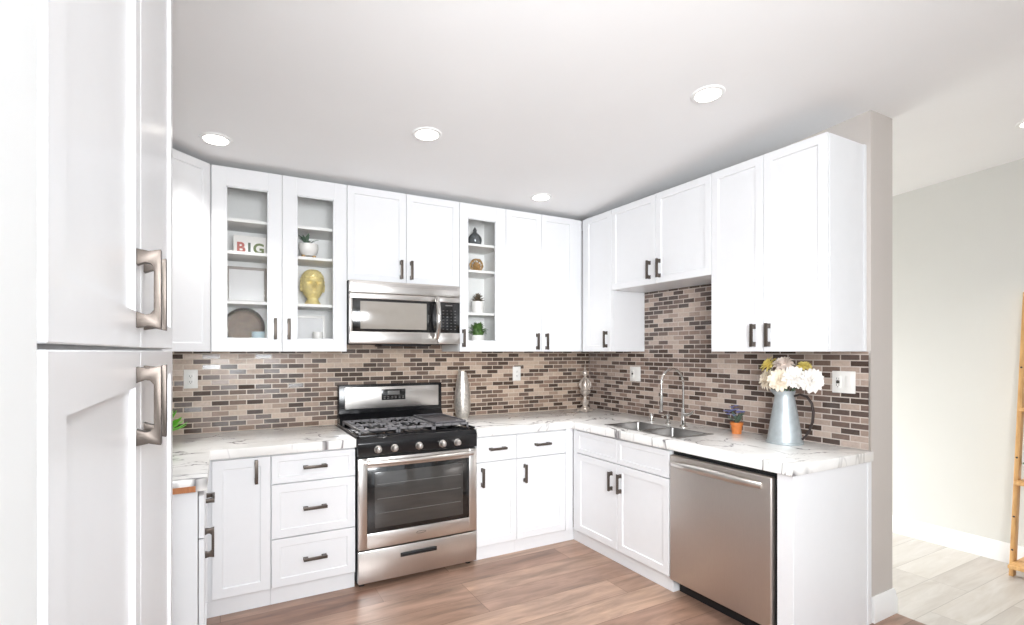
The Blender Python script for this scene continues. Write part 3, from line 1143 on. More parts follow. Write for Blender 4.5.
def burner(x, y, r):
    MB().lathe([(0, 0.883), (r + 0.012, 0.883), (r + 0.010, 0.890), (r * 0.7, 0.894), (r * 0.7, 0.901), (r * 0.9, 0.903), (r * 0.85, 0.911), (0, 0.912)], (x, y, 0), 22).build('burner', M['black_matte'], ct)


for (x, y, r) in ((0.16, 0.19, 0.040), (0.16, 0.45, 0.034), (0.38, 0.32, 0.042), (0.60, 0.19, 0.040), (0.60, 0.45, 0.034)):
    burner(x, y, r)


def grate(x0, x1):
    g = MB()
    za, zb = 0.902, 0.916
    ya, yb = 0.085, 0.555
    w = 0.012
    for y in (ya, (ya + yb) / 2, yb - w):
        g.box((x0, y, za), (x1, y + w, zb), 0.002, 1)
    for x in (x0, x1 - w):
        g.box((x, ya, za), (x + w, yb, zb), 0.002, 1)
    n = 4
    for k in range(1, n):
        x = x0 + (x1 - x0) * k / n - w / 2
        for (c0, c1) in ((ya, ya + 0.075), (0.245, 0.395), (yb - 0.075, yb)):
            g.box((x, c0, za), (x + w, c1, zb), 0.002, 1)
    for cy in (0.19, 0.45):
        g.box((x0, cy - w / 2, za), (x0 + 0.055, cy + w / 2, zb), 0.002, 1)
        g.box((x1 - 0.055, cy - w / 2, za), (x1, cy + w / 2, zb), 0.002, 1)
    for x in (x0, x1 - w):
        for y in (ya, yb - w):
            g.box((x, y, 0.884), (x + w, y + w, za + 0.004), 0.002, 1)
    g.build('grate', M['iron'], ct)


grate(0.022, 0.262)
grate(0.264, 0.492)
grate(0.494, 0.734)
mb = MB()     # flat griddle plate lying over the right burners
mb.box((0.506, 0.10, 0.9165), (0.722, 0.54, 0.923), 0.003)
for (a, b) in (((0.506, 0.10), (0.514, 0.54)), ((0.714, 0.10), (0.722, 0.54)), ((0.506, 0.10), (0.722, 0.108)), ((0.506, 0.532), (0.722, 0.54))):
    mb.box((a[0], a[1], 0.922), (b[0], b[1], 0.929), 0.002, 1)
mb.build('griddle', M['griddle'], ct)
# backguard
YG = 3.667 - RY
mb = MB()
mb.box((0.010, YG + 0.004, 0.862), (RW + 0.002, DP, 1.150), 0.006)
mb.prism([(YG - 0.05, 0.882), (YG + 0.006, 0.882), (YG + 0.006, 0.955)], (0.012, 0, 0), (0, 1, 0), (0, 0, 1), (1, 0, 0), RW - 0.012)
bg = mb.build('backguard', M['black'], t)
MB().box((0.052, YG - 0.004, 0.982), (RW - 0.026, YG + 0.006, 1.132), 0.003).build('fascia', M['steel'], bg)
dsp = MB().box((0.303, YG - 0.0065, 1.036), (0.476, YG - 0.001, 1.112), 0.002).build('control_display', M['black_glass'], bg)
mb = MB()
mb.box((0.345, YG - 0.0078, 1.072), (0.432, YG - 0.006, 1.100), 0.0005)
for r_ in range(2):
    for k in range(6):
        x = 0.316 + k * 0.027
        mb.box((x, YG - 0.0075, 1.046 + r_ * 0.011), (x + 0.014, YG - 0.006, 1.051 + r_ * 0.011))
mb.build('buttons', M['keypad'], dsp)

# ------------------------------------------------------------------ microwave
MX0, MW, MY = 0.704, 0.748, 3.330
MZ0, MZ1 = 1.428, 1.831
t = thing('microwave', 'stainless over-the-range microwave under the short cabinet', 'microwave', (MX0, MY, 0))
MB().box((0.001, 0.028, MZ0), (MW - 0.001, WY - 0.012 - MY, MZ1), 0.003).build('body', M['black_matte'], t)
fr = MB().box((0.0, 0.0, 1.752), (MW, 0.030, MZ1), 0.005).build('vent_panel', M['steel'], t)
mb = MB()
for k in range(3):
    mb.box((0.02, -0.0004, 1.802 + k * 0.007), (MW - 0.02, 0.002, 1.8035 + k * 0.007))
mb.build('vent_slots', M['keypad'], fr)
mb = MB()
mb.box((0.0, 0.0, MZ0 + 0.002), (0.585, 0.030, 1.508), 0.005)
mb.box((0.0, 0.0, 1.715), (0.585, 0.030, 1.751), 0.005)
mb.box((0.0, 0.001, 1.50), (0.018, 0.030, 1.72), 0.003)
mb.box((0.008, 0.012, 1.50), (0.585, 0.030, 1.72))
dm = mb.build('door', M['steel'], t)
MB().box((0.016, 0.002, 1.506), (0.585, 0.014, 1.717), 0.003).build('door_glass', M['black_glass'], dm)
MB().box((0.066, 0.0008, 1.524), (0.505, 0.004, 1.700), 0.002).build('window', M['mesh_glass'], dm)
pts = []
for k in range(15):
    q = k / 14
    pts.append((0.572, -0.012 - 0.040 * math.sin(math.pi * q) ** 0.7, 1.468 + (1.742 - 1.468) * q))
MB().tube(pts, 0.0165, 12).build('handle', M['chrome'], dm)
mb = MB()
mb.box((0.588, 0.0, MZ0 + 0.002), (MW, 0.030, 1.508), 0.005)
mb.box((0.588, 0.0, 1.715), (MW, 0.030, 1.751), 0.005)
mb.box((0.592, 0.012, 1.50), (MW - 0.001, 0.030, 1.72))
cp = mb.build('control_panel', M['steel'], t)
kp = MB().box((0.588, 0.001, 1.506), (MW - 0.001, 0.014, 1.717), 0.003).build('keypad', M['black_glass'], cp)
mb = MB()
for i in range(4):
    for j in range(7):
        x, z = 0.618 + i * 0.029, 1.530 + j * 0.021
        mb.box((x, 0.0003, z), (x + 0.011, 0.002, z + 0.004))
mb.build('key_markings', M['keypad'], kp)
MB().box((0.640, 0.0002, 1.690), (0.690, 0.002, 1.698)).build('clock_display', M['keypad'], kp)
MB().box((0.22, 0.06, MZ0 - 0.012), (0.56, 0.24, MZ0 + 0.002), 0.003).build('grease_filter', M['black_matte'], t)

# ------------------------------------------------------------------ dishwasher
t = thing('dishwasher', 'stainless dishwasher with curved bar handle right of sink cabinet', 'dishwasher', (XB, 2.150, 0), QY)
W = 2.150 - 1.504
MB().box((0.002, 0.03, 0.10), (W - 0.001, BD, CB - 0.003)).build('body', M['black_matte'], t)
MB().box((0.004, 0.075, 0.002), (W - 0.004, 0.5, 0.10)).build('toe_kick', M['black_matte'], t)
dd = MB().box((0.006, -0.008, 0.088), (W - 0.014, 0.028, 0.796), 0.008, 3).build('door', M['steel_dark'], t)
pts = []
for k in range(17):
    q = k / 16
    pts.append((0.035 + (W - 0.095) * q, -0.014 - 0.036 * min(1, math.sin(math.pi * q) * 1.6) ** 0.8, 0.752 - 0.010 * abs(2 * q - 1) ** 2 + 0.008))
MB().tube(pts, [0.016 + 0.005 * math.sin(math.pi * k / 16) for k in range(17)], 12).build('handle', M['steel'], dd)


# ------------------------------------------------------------------ outlets and switches (local: face towards -y)
def outlet(label, loc, rotz, gang=1):
    w = 0.074 if gang == 1 else 0.118
    t = thing('wall_outlet', label, 'outlet', loc, rotz, 'single outlets on the back tile' if gang == 1 else 'double plates on the right tile')
    MB().box((-w / 2, -0.006, -0.058), (w / 2, 0.0, 0.058), 0.003).build('cover_plate', M['plastic'], t)
    xs = [0] if gang == 1 else [-0.027, 0.027]
    for i, x in enumerate(xs):
        if gang == 2 and i == 1:
            MB().box((x - 0.016, -0.009, -0.033), (x + 0.016, -0.005, 0.033), 0.002).build('rocker_switch', M['plastic'], t)
            continue
        so = MB().box((x - 0.016, -0.0085, -0.033), (x + 0.016, -0.005, 0.033), 0.004).build('socket', M['plastic'], t)
        mb = MB()
        for z in (-0.017, 0.017):
            mb.box((x - 0.007, -0.0092, z - 0.005), (x - 0.005, -0.008, z + 0.006))
            mb.box((x + 0.005, -0.0092, z - 0.005), (x + 0.007, -0.008, z + 0.006))
            mb.box((x - 0.002, -0.0092, z - 0.011), (x + 0.002, -0.008, z - 0.007))
        if gang == 2:
            mb.box((x - 0.009, -0.0095, -0.008), (x + 0.009, -0.008, 0.008))
        mb.build('slots', M['slot'], so)
    return t


outlet('white outlet on back tile left of range above left counter', (-0.157, WY - 0.0105, 1.212), 0)
outlet('white outlet on back tile between tall silver vase and corner finial', (2.134, WY - 0.0105, 1.198), 0)
outlet('wide white double plate on right tile between corner finial and faucet', (WX - 0.0105, 3.138, 1.202), QY, 2)
outlet('wide white double plate on right tile beside flower pitcher', (WX - 0.0105, 1.550, 1.218), QY, 2)

# ------------------------------------------------------------------ things on the counters
# hammered vase with slanted mouth
t = thing('hammered_vase', 'tall hammered silver teardrop vase with slanted mouth beside the range', 'vase', (1.606, 3.640, CT))
mb = MB()
prof = [(0.0, 0.0), (0.034, 0.0), (0.042, 0.02), (0.050, 0.07), (0.0525, 0.12), (0.049, 0.19), (0.041, 0.26), (0.032, 0.32), (0.026, 0.365),
        (0.022, 0.365), (0.028, 0.31), (0.036, 0.25), (0.0, 0.24)]
mb.lathe(prof, n=36)
for v in mb.bm.verts:
    if v.co.z > 0.33:
        v.co.z -= 0.5 * (v.co.x + 0.026) * 0.9 * ((v.co.z - 0.33) / 0.035)
    v.co.x *= 1.18
    v.co.y *= 1.18
    d = 0.0012 * math.sin(v.co.z * 210) * math.sin(math.atan2(v.co.y, v.co.x) * 9)
    r_ = math.hypot(v.co.x, v.co.y)
    if r_ > 0.02:
        v.co.x *= 1 + d / r_
        v.co.y *= 1 + d / r_
mb.build('vase_body', M['hammer'], t)

# finial ornament
t = thing('finial_ornament', 'silver pedestal finial ornament with spire standing in the counter corner', 'ornament', (2.700, 3.555, CT))
MB().box((-0.050, -0.050, 0), (0.050, 0.050, 0.022), 0.004).build('plinth', M['pewter'], t, rotz=R(20))
MB().lathe([(0, 0.018), (0.036, 0.018), (0.038, 0.030), (0.020, 0.042), (0.024, 0.060), (0.030, 0.075), (0.024, 0.090), (0.013, 0.105), (0.012, 0.125), (0.020, 0.135),
            (0.040, 0.150), (0.048, 0.172), (0.034, 0.186), (0.030, 0.200), (0.0, 0.200)], n=28).build('stand', M['pewter'], t)
mb = MB()
for k in range(8):      # pierced bulb: eight curved ribs around a core
    a = 2 * math.pi * k / 8
    mb.tube([(math.cos(a) * r_, math.sin(a) * r_, z) for r_, z in ((0.026, 0.185), (0.044, 0.205), (0.048, 0.225), (0.041, 0.250), (0.020, 0.268), (0.012, 0.280))], 0.006, 8)
mb.lathe([(0, 0.186), (0.022, 0.19), (0.028, 0.22), (0.018, 0.26), (0.010, 0.28), (0, 0.28)], n=20)
mb.build('pierced_bulb', M['pewter'], t)
MB().lathe([(0, 0.276), (0.014, 0.278), (0.016, 0.286), (0.009, 0.292), (0.018, 0.304), (0.022, 0.320), (0.015, 0.340), (0.007, 0.355), (0.009, 0.362), (0.004, 0.375), (0.0, 0.405)], n=24).build('spire', M['pewter'], t)

# galvanized pitcher
PX, PY = 2.722, 1.778
t = thing('metal_pitcher', 'tapered galvanized metal pitcher of flowers near the counter end', 'pitcher', (PX, PY, CT))
mb = MB()
mb.lathe([(0, 0), (0.090, 0), (0.092, 0.006), (0.089, 0.014), (0.078, 0.085), (0.065, 0.165), (0.053, 0.235), (0.049, 0.262), (0.051, 0.276), (0.056, 0.290),
          (0.053, 0.290), (0.048, 0.276), (0.046, 0.262), (0.050, 0.23), (0.0, 0.20)], n=40)
for v in mb.bm.verts:      # pouring lip drawn out on the side away from the handle
    if v.co.z > 0.27:
        a = math.atan2(v.co.y, v.co.x) - math.radians(115)
        k_ = max(0, math.cos(a)) ** 6
        v.co.x += math.cos(math.radians(115)) * 0.022 * k_
        v.co.y += math.sin(math.radians(115)) * 0.022 * k_
        v.co.z += 0.010 * k_
mb.build('pitcher_body', M['galv'], t)
MB().lathe([(0.0900, 0.003), (0.0945, 0.003), (0.0945, 0.012), (0.0890, 0.014)], n=40).build('base_band', M['galv'], t)
hd = Vector((0.20, -0.98, 0)).normalized()
ctrl = [(0.050, 0.262), (0.080, 0.272), (0.115, 0.262), (0.138, 0.228), (0.146, 0.180), (0.142, 0.130), (0.128, 0.085), (0.108, 0.050), (0.090, 0.030)]
MB().tube([hd * a + Vector((0, 0, b)) for a, b in ctrl], [0.006, 0.006, 0.007, 0.007, 0.007, 0.007, 0.006, 0.006, 0.006], 10).build('handle', M['dark_handle'], t)


# flowers: each one bloom with stem
def flower(label, centre, rad, mat, tiltv, seed, name='cream_flower'):
    rnd = random.Random(seed)
    rad *= 0.98
    c = Vector(centre)
    base = Vector((PX + rnd.uniform(-0.02, 0.02), PY + rnd.uniform(-0.02, 0.02), CT + 0.235))
    t = thing(name, label, 'flower', base, 0, 'flowers in the metal pitcher')
    ax = Vector(tiltv).normalized()
    s = ax.orthogonal().normalized()
    u = ax.cross(s)
    mb = MB()
    lc = c - base
    for ring, (n, el, ln, wd) in enumerate(((7, 1.25, 0.55, 0.34), (10, 0.85, 0.8, 0.40), (13, 0.45, 0.95, 0.42), (15, 0.10, 1.0, 0.42), (13, -0.30, 0.95, 0.40))):
        for k in range(n):
            a = 2 * math.pi * (k + 0.5 * (ring % 2)) / n + rnd.uniform(-0.1, 0.1)
            e = el + rnd.uniform(-0.12, 0.12)
            d = (s * math.cos(a) + u * math.sin(a)) * math.cos(e) + ax * math.sin(e)
            mb.leaf(lc + d * rad * 0.12, lc + d * rad * ln * rnd.uniform(0.9, 1.08), rad * wd, up=ax, cup=0.22, thick=0.0010)
    mb.blob(lc, (rad * 0.30,) * 3, 2, 0.08)
    mb.build('bloom', M[mat], t)
    mid = lc * 0.5 + Vector((0, 0, 0.02))
    MB().tube([(0, 0, 0), mid, lc - ax * rad * 0.1], 0.0032, 8).build('stem', M['stem'], t)
    lf = MB()
    for sgn in (-1, 1):
        d = (s * sgn + ax * 0.2).normalized()
        lf.leaf(mid, mid + d * 0.045 + Vector((0, 0, 0.006)), 0.022)
    lf.build('leaf', M['leaf_dark'], t)


def scr(a, b, z):   # offsets from the pitcher: a along the wall to the right of the photo, b away from the wall
    return (PX - b, PY - a * 0.84 - 0.022, z)


flower('yellow flower at the upper left of the pitcher bouquet', scr(-0.135, 0.0, 1.300), 0.058, 'petal_y', (-0.4, 0.6, 0.7), 1, 'yellow_flower')
flower('blush flower at the top middle of the pitcher bouquet', scr(-0.035, 0.0, 1.305), 0.062, 'petal_p', (-0.4, 0.1, 0.9), 2)
flower('cream flower low on the left side of the pitcher bouquet', scr(-0.105, 0.045, 1.222), 0.066, 'petal', (-0.7, 0.6, 0.3), 3)
flower('cream flower front and centre over the pitcher mouth', scr(-0.010, 0.060, 1.225), 0.068, 'petal', (-0.9, -0.1, 0.4), 4)
flower('white flower right of centre in the pitcher bouquet', scr(0.075, 0.040, 1.240), 0.066, 'petal_w', (-0.7, -0.5, 0.4), 5)
flower('white flower drooping at the far right of the pitcher bouquet', scr(0.160, 0.015, 1.225), 0.070, 'petal_w', (-0.5, -0.8, 0.2), 6)
flower('small yellow flower behind the white ones in pitcher bouquet', scr(0.075, -0.045, 1.298), 0.042, 'petal_y', (-0.2, -0.2, 0.9), 7, 'yellow_flower')

# small orange pot with blue flowers
t = thing('potted_flower', 'tiny orange pot with blue flowers between faucet and pitcher', 'potted plant', (2.775, 2.125, CT))
MB().lathe([(0, 0), (0.027, 0), (0.033, 0.05), (0.037, 0.052), (0.038, 0.070), (0.033, 0.070), (0.031, 0.060), (0, 0.060)], n=26).build('pot', M['terra'], t)
mb = MB()
for k in range(16):
    a = 2.4 * k
    mb.leaf((0, 0, 0.058), (math.cos(a) * 0.05, math.sin(a) * 0.05, 0.085 + 0.05 * random.random()), 0.016)
mb.build('foliage', M['leaf_dark'], t)
mb = MB()
for k in range(15):
    a = 2.4 * k
    r_ = 0.055 * math.sqrt((k + 0.5) / 15)
    c = Vector((math.cos(a) * r_, math.sin(a) * r_ + 0.012, 0.150 - r_ * 0.5 + random.uniform(-0.012, 0.022)))
    for j in range(5):
        b = 2 * math.pi * j / 5 + k
        mb.leaf(c, c + Vector((math.cos(b) * 0.016, math.sin(b) * 0.016, 0.006)), 0.012)
mb.build('blossoms', M['blue_fl'], t)

# leafy plant half hidden behind the pantry
t = thing('potted_plant', 'bright green leafy plant on left counter peeking past the pantry', 'potted plant', (-0.290, 3.26, CT))
MB().lathe([(0, 0), (0.045, 0), (0.060, 0.085), (0.063, 0.09), (0.058, 0.09), (0.055, 0.08), (0, 0.08)], n=28).build('pot', M['ceramic'], t)
mb = MB()
for k in range(34):
    a = 2.4 * k
    e = 0.25 + 1.1 * ((k * 7) % 10) / 10
    L_ = 0.10 + 0.04 * random.random()
    d = Vector((math.cos(a) * math.cos(e), math.sin(a) * math.cos(e), math.sin(e) * 0.9))
    mb.leaf(Vector((0, 0, 0.08)) + d * 0.03, Vector((0, 0, 0.085)) + d * L_ * 1.15, 0.045, cup=-0.2)
mb.build('foliage', M['leaf_bright'], t)


# ------------------------------------------------------------------ things inside the glass cabinets
def shelf_top(z):
    return z + 0.0092


YS = 3.575
S1, S2, S3 = [shelf_top(z) for z in SHELF]
SB = UZ0 + 0.0402


def text_mesh(s, size, depth):
    cu = bpy.data.curves.new('txt', 'FONT')
    cu.body = s
    cu.size = size
    cu.extrude = depth
    cu.align_x = 'CENTER'
    cu.offset = 0.0028
    o = bpy.data.objects.new('txt', cu)
    COL.objects.link(o)
    dg = bpy.context.evaluated_depsgraph_get()
    me = bpy.data.meshes.new_from_object(o.evaluated_get(dg))
    bpy.data.objects.remove(o)
    bpy.data.curves.remove(cu)
    return me


def letter(parent, s, x, y, z, size, mat):
    me = text_mesh(s, size, 0.0012)
    me.materials.clear()
    me.materials.append(M[mat])
    for v in me.vertices:
        p = v.co.copy()
        v.co = (x + p.x, y - p.z, z + p.y)
    o = bpy.data.objects.new('printed_letter', me)
    COL.objects.link(o)
    o.parent = parent
    return o


t = thing('decor_box', 'white decorative box printed with coloured capitals on left cabinet shelf', 'box', (0.158, YS, S2))
MB().box((-0.090, -0.035, 0.0), (0.090, 0.035, 0.112), 0.004).build('box_body', M['ceramic'], t)
letter(t, 'B', -0.050, -0.0352, 0.010, 0.085, 'red_ink')
letter(t, 'I', -0.004, -0.0352, 0.010, 0.085, 'grey_ink')
letter(t, 'G', 0.048, -0.0352, 0.010, 0.085, 'green_ink')

t = thing('picture_frame', 'grey framed white print on left cabinet shelf under lettered box', 'picture frame', (0.142, YS + 0.03, S3))
mb = MB()
w2, h2 = 0.112, 0.222
mb.box((-w2, -0.009, 0), (-w2 + 0.016, 0.009, h2), 0.002)
mb.box((w2 - 0.016, -0.009, 0), (w2, 0.009, h2), 0.002)
mb.box((-w2 + 0.014, -0.009, 0), (w2 - 0.014, 0.009, 0.016), 0.002)
mb.box((-w2 + 0.014, -0.009, h2 - 0.016), (w2 - 0.014, 0.009, h2), 0.002)
mb.build('frame', M['frame_grey'], t)
MB().box((-w2 + 0.010, -0.002, 0.010), (w2 - 0.010, 0.006, h2 - 0.010)).build('print', M['paper'], t)

t = thing('woven_platter', 'round grey-brown woven platter standing on left cabinet floor', 'platter', (0.128, YS + 0.045, SB))
mb = MB()
mb.lathe([(0, 0.0), (0.088, 0.0), (0.108, 0.016), (0.104, 0.020), (0.086, 0.006), (0, 0.006)], n=36)
for v in mb.bm.verts:
    v.co = Vector((v.co.x, -v.co.z, v.co.y + 0.112))
mb.build('dish', M['woven'], t)
MB().tube([(0.107 * math.cos(2 * math.pi * k / 36), -0.018, 0.112 + 0.107 * math.sin(2 * math.pi * k / 36)) for k in range(36)], 0.0095, 8, closed=True).build('rim', M['rim'], t)
mb = MB().box((-0.05, 0.001, 0), (-0.04, 0.05, 0.09), 0.002)
mb.box((0.04, 0.001, 0), (0.05, 0.05, 0.09), 0.002)
mb.box((-0.05, -0.03, 0), (0.05, 0.05, 0.005), 0.001)
mb.build('stand', M['rim'], t)

t = thing('candle_cup', 'pale blue cup in front of the woven platter', 'cup', (0.200, 3.50, SB))
MB().lathe([(0, 0), (0.030, 0), (0.033, 0.004), (0.036, 0.080), (0.033, 0.080), (0.030, 0.010), (0, 0.010)], n=28).build('cup', M['pale_blue'], t)
MB().lathe([(0, 0.009), (0.029, 0.009), (0.031, 0.058), (0, 0.060)], n=24).build('wax', M['ceramic'], t)

# right bay
t = thing('succulent_planter', 'white footed bowl planter with green sprig on middle right cabinet shelf', 'potted plant', (0.490, 3.53, S2))
MB().lathe([(0, 0.018), (0.032, 0.018), (0.052, 0.035), (0.060, 0.065), (0.058, 0.092), (0.054, 0.092), (0.054, 0.075), (0, 0.075)], n=30).build('bowl', M['ceramic'], t)
for a in (200, 340, 90):
    MB().lathe([(0, 0), (0.010, 0), (0.013, 0.020), (0, 0.022)], (0.034 * math.cos(R(a)), 0.034 * math.sin(R(a)), 0), 14).build('foot', M['gold_wire'], t)
mb = MB()
for k in range(26):
    a = 2.4 * k
    e = 0.5 + 0.9 * ((k * 3) % 8) / 8
    d = Vector((math.cos(a) * math.cos(e), math.sin(a) * math.cos(e), math.sin(e)))
    p = Vector((-0.012, 0, 0.085))
    mb.leaf(p, p + d * (0.055 + 0.03 * random.random()), 0.018)
mb.build('sprig', M['leaf_dark'], t)

# gold head
t = thing('gold_head', 'gold sculpted head figurine behind the second glass door', 'figurine', (0.520, YS - 0.01, S3))
mb = MB()
n, rows = 72, 80


def head_r(th, z):
    """radius of the head surface around the vertical axis; th = 0 faces the room (-y), z from 0 to 1"""
    if z < 0.20:       # neck flaring to the base
        q = z / 0.20
        r0 = 0.060 - 0.026 * math.sin(q * math.pi / 2) + 0.0
        return r0, r0 + 0.004 * q
    q = (z - 0.20) / 0.80
    w = 0.036 + 0.032 * math.sin(min(1, q / 0.42) * math.pi / 2) ** 0.8
    if q > 0.55:
        w = 0.068 * math.sqrt(max(0.0, 1 - ((q - 0.55) / 0.45) ** 2))
    d = 0.040 + 0.038 * math.sin(min(1, q / 0.40) * math.pi / 2) ** 0.8
    if q > 0.55:
        d = 0.080 * math.sqrt(max(0.0, 1 - ((q - 0.55) / 0.45) ** 2))
    return w, d


H_ = 0.232
ringv = []
b = mb.bm
for i in range(rows + 1):
    z = i / rows
    w, d = head_r(0, z)
    ring = []
    for k in range(n):
        th = 2 * math.pi * k / n
        x, y = math.sin(th) * w, -math.cos(th) * d
        face = max(0, math.cos(th))
        add = 0.0
        sx = math.sin(th)
        add += 0.034 * math.exp(-(sx / 0.16) ** 2) * math.exp(-((z - 0.50) / 0.055) ** 2) * face        # nose tip
        add += 0.022 * math.exp(-(sx / 0.12) ** 2) * math.exp(-((z - 0.57) / 0.07) ** 2) * face         # bridge
        for s_ in (-1, 1):
            add -= 0.022 * math.exp(-((sx - s_ * 0.38) / 0.17) ** 2) * math.exp(-((z - 0.595) / 0.035) ** 2) * face   # eye sockets
            add += 0.009 * math.exp(-((sx - s_ * 0.38) / 0.14) ** 2) * math.exp(-((z - 0.585) / 0.018) ** 2) * face   # lids
            add += 0.009 * math.exp(-((sx - s_ * 0.35) / 0.22) ** 2) * math.exp(-((z - 0.645) / 0.022) ** 2) * face   # brows
            add += 0.004 * math.exp(-((sx - s_ * 0.5) / 0.2) ** 2) * math.exp(-((z - 0.47) / 0.06) ** 2) * face       # cheeks
        add += 0.012 * math.exp(-(sx / 0.22) ** 2) * math.exp(-((z - 0.415) / 0.016) ** 2) * face       # upper lip
        add += 0.012 * math.exp(-(sx / 0.18) ** 2) * math.exp(-((z - 0.385) / 0.016) ** 2) * face       # lower lip
        add -= 0.008 * math.exp(-(sx / 0.2) ** 2) * math.exp(-((z - 0.400) / 0.007) ** 2) * face
        add += 0.008 * math.exp(-(sx / 0.25) ** 2) * math.exp(-((z - 0.315) / 0.035) ** 2) * face       # chin
        hair = z > 0.73 or (math.cos(th) < 0.15 and z > 0.38)
        if hair:
            add += 0.005 + 0.0040 * math.sin(th * 14) * math.sin(z * 60)
        r_ = math.hypot(x, y)
        f_ = (r_ + add) / r_ if r_ > 1e-6 else 1
        ring.append(b.verts.new((x * f_, y * f_, z * H_)) if r_ > 1e-4 else None)
    if ring[0] is None:
        ringv.append([b.verts.new((0, 0, z * H_))])
    else:
        ringv.append(ring)
for A, B in zip(ringv, ringv[1:]):
    for k in range(n):
        k2 = (k + 1) % n
        if len(B) == 1:
            b.faces.new((A[k], A[k2], B[0]))
        else:
            b.faces.new((A[k], A[k2], B[k2], B[k]))
b.faces.new(ringv[0][::-1])
for s_ in (-1, 1):     # long ears
    mb.blob((s_ * 0.070, 0.004, 0.118), (0.007, 0.014, 0.034), 2)
bmesh.ops.recalc_face_normals(b, faces=b.faces[:])
mb.build('head', M['gold'], t, smooth=60)

t = thing('picture_frame', 'white framed print on cabinet floor below the gold head', 'picture frame', (0.512, YS + 0.06, SB))
mb = MB()
w2, h2 = 0.098, 0.195
mb.box((-w2, -0.009, 0), (-w2 + 0.018, 0.009, h2), 0.002)
mb.box((w2 - 0.018, -0.009, 0), (w2, 0.009, h2), 0.002)
mb.box((-w2 + 0.016, -0.009, 0), (w2 - 0.016, 0.009, 0.018), 0.002)
mb.box((-w2 + 0.016, -0.009, h2 - 0.018), (w2 - 0.016, 0.009, h2), 0.002)
mb.build('frame', M['ceramic'], t)
MB().box((-w2 + 0.012, -0.001, 0.012), (w2 - 0.012, 0.006, h2 - 0.012)).build('print', M['paper'], t)
t = thing('candle_cup', 'white ceramic cup standing before the print under the gold head', 'cup', (0.545, 3.52, SB))
MB().lathe([(0, 0), (0.026, 0), (0.030, 0.01), (0.031, 0.085), (0.028, 0.085), (0.026, 0.014), (0, 0.014)], n=28).build('cup', M['ceramic'], t)

# narrow cabinet, top to bottom
N1, N2, N3 = 2.158 + 0.0092, 1.966 + 0.0092, 1.655 + 0.0092
t = thing('teardrop_ornament', 'smoky grey teardrop ornament on top shelf of narrow glass cabinet', 'ornament', (1.672, 3.56, N1))
MB().lathe([(0, 0), (0.030, 0), (0.046, 0.018), (0.053, 0.045), (0.049, 0.070), (0.034, 0.090), (0.018, 0.102), (0.012, 0.115), (0.016, 0.122), (0.010, 0.134), (0, 0.150)], n=28).build('glazed_body', M['grey_glass'], t)

t = thing('wire_terrarium', 'tan gold faceted wire ornament in narrow glass cabinet below grey teardrop', 'ornament', (1.685, 3.56, N2))
mb = MB()
ic = bmesh.new()
bmesh.ops.create_icosphere(ic, subdivisions=1, radius=0.056)
bmesh.ops.rotate(ic, verts=ic.verts, matrix=Matrix.Rotation(R(31.7), 3, 'Y'))
zmin = min(v.co.z for v in ic.verts)
for e in ic.edges:
    a_, c_ = e.verts[0].co, e.verts[1].co
    off = Vector((0, 0, -zmin + 0.005))
    mb.tube([a_ + off, c_ + off], 0.0042, 6)
ic.free()
mb.build('wire_frame', M['gold_wire'], t)
mb = MB()
mb.blob((0, 0, 0.045), (0.032, 0.032, 0.034), 2, 0.08)
mb.build('filling', M['pine'], t)

t = thing('succulent_pot', 'brownish succulent in white pot on third shelf of narrow glass cabinet', 'potted plant', (1.697, 3.56, N3))
MB().lathe([(0, 0), (0.042, 0), (0.047, 0.01), (0.050, 0.092), (0.046, 0.092), (0.045, 0.08), (0, 0.08)], n=30).build('pot', M['ceramic'], t)
mb = MB()
for k in range(30):
    a = 2.4 * k
    e = 0.15 + 1.35 * k / 30
    d = Vector((math.cos(a) * math.cos(e), math.sin(a) * math.cos(e), math.sin(e)))
    mb.leaf(Vector((0, 0, 0.08)), Vector((0, 0, 0.082)) + d * (0.050 + 0.028 * k / 30), 0.020, cup=0.3, thick=0.004)
mb.build('rosette', M['succ'], t)

t = thing('leafy_pot', 'bushy green plant in white pot on floor of narrow glass cabinet', 'potted plant', (1.692, 3.55, SB))
MB().lathe([(0, 0), (0.044, 0), (0.049, 0.01), (0.053, 0.082), (0.049, 0.082), (0.047, 0.07), (0, 0.07)], n=30).build('pot', M['ceramic'], t)
mb = MB()
for k in range(70):
    a = 2.4 * k
    e = -0.1 + 1.5 * ((k * 13) % 70) / 70
    d = Vector((math.cos(a) * math.cos(e), math.sin(a) * math.cos(e), math.sin(e)))
    p = Vector((0, 0, 0.10)) + d * (0.045 + 0.022 * random.random())
    mb.leaf(p - d * 0.02, p + d * 0.022, 0.022)
mb.blob((0, 0, 0.105), (0.045, 0.045, 0.045), 2, 0.12)
mb.build('foliage', M['leaf'], t)

# ------------------------------------------------------------------ recessed ceiling lights
tilt = math.atan(0.067)


def downlight(label, x, y, r=0.075, src=None):
    if src is None:
        t = thing('recessed_light', label, 'ceiling light', (x, y, ceil_z(y)), 0, 'recessed ceiling lights')
        MB().lathe([(r * 0.78, -0.002), (r * 0.80, -0.007), (r, -0.006), (r * 1.05, 0.0), (r * 0.78, 0.0)], n=40).build('trim_ring', M['trim'], t)
        MB().lathe([(0, -0.011), (r * 0.5, -0.0105), (r * 0.74, -0.008), (r * 0.78, -0.001), (0, -0.001)], n=36).build('lens', M['lens'], t)
    else:
        t = copy_tree(src)
        t.location = (x, y, ceil_z(y))
        t['label'] = label
    t.rotation_euler = (-tilt, 0, 0)
    area_light('lamp', (x, y, ceil_z(y) - 0.018), (0, 0, 0), 0.11, 0.11, DOWNLIGHT_POWER, (1.0, 0.975, 0.94), 'DISK').data.spread = R(84)
    return t


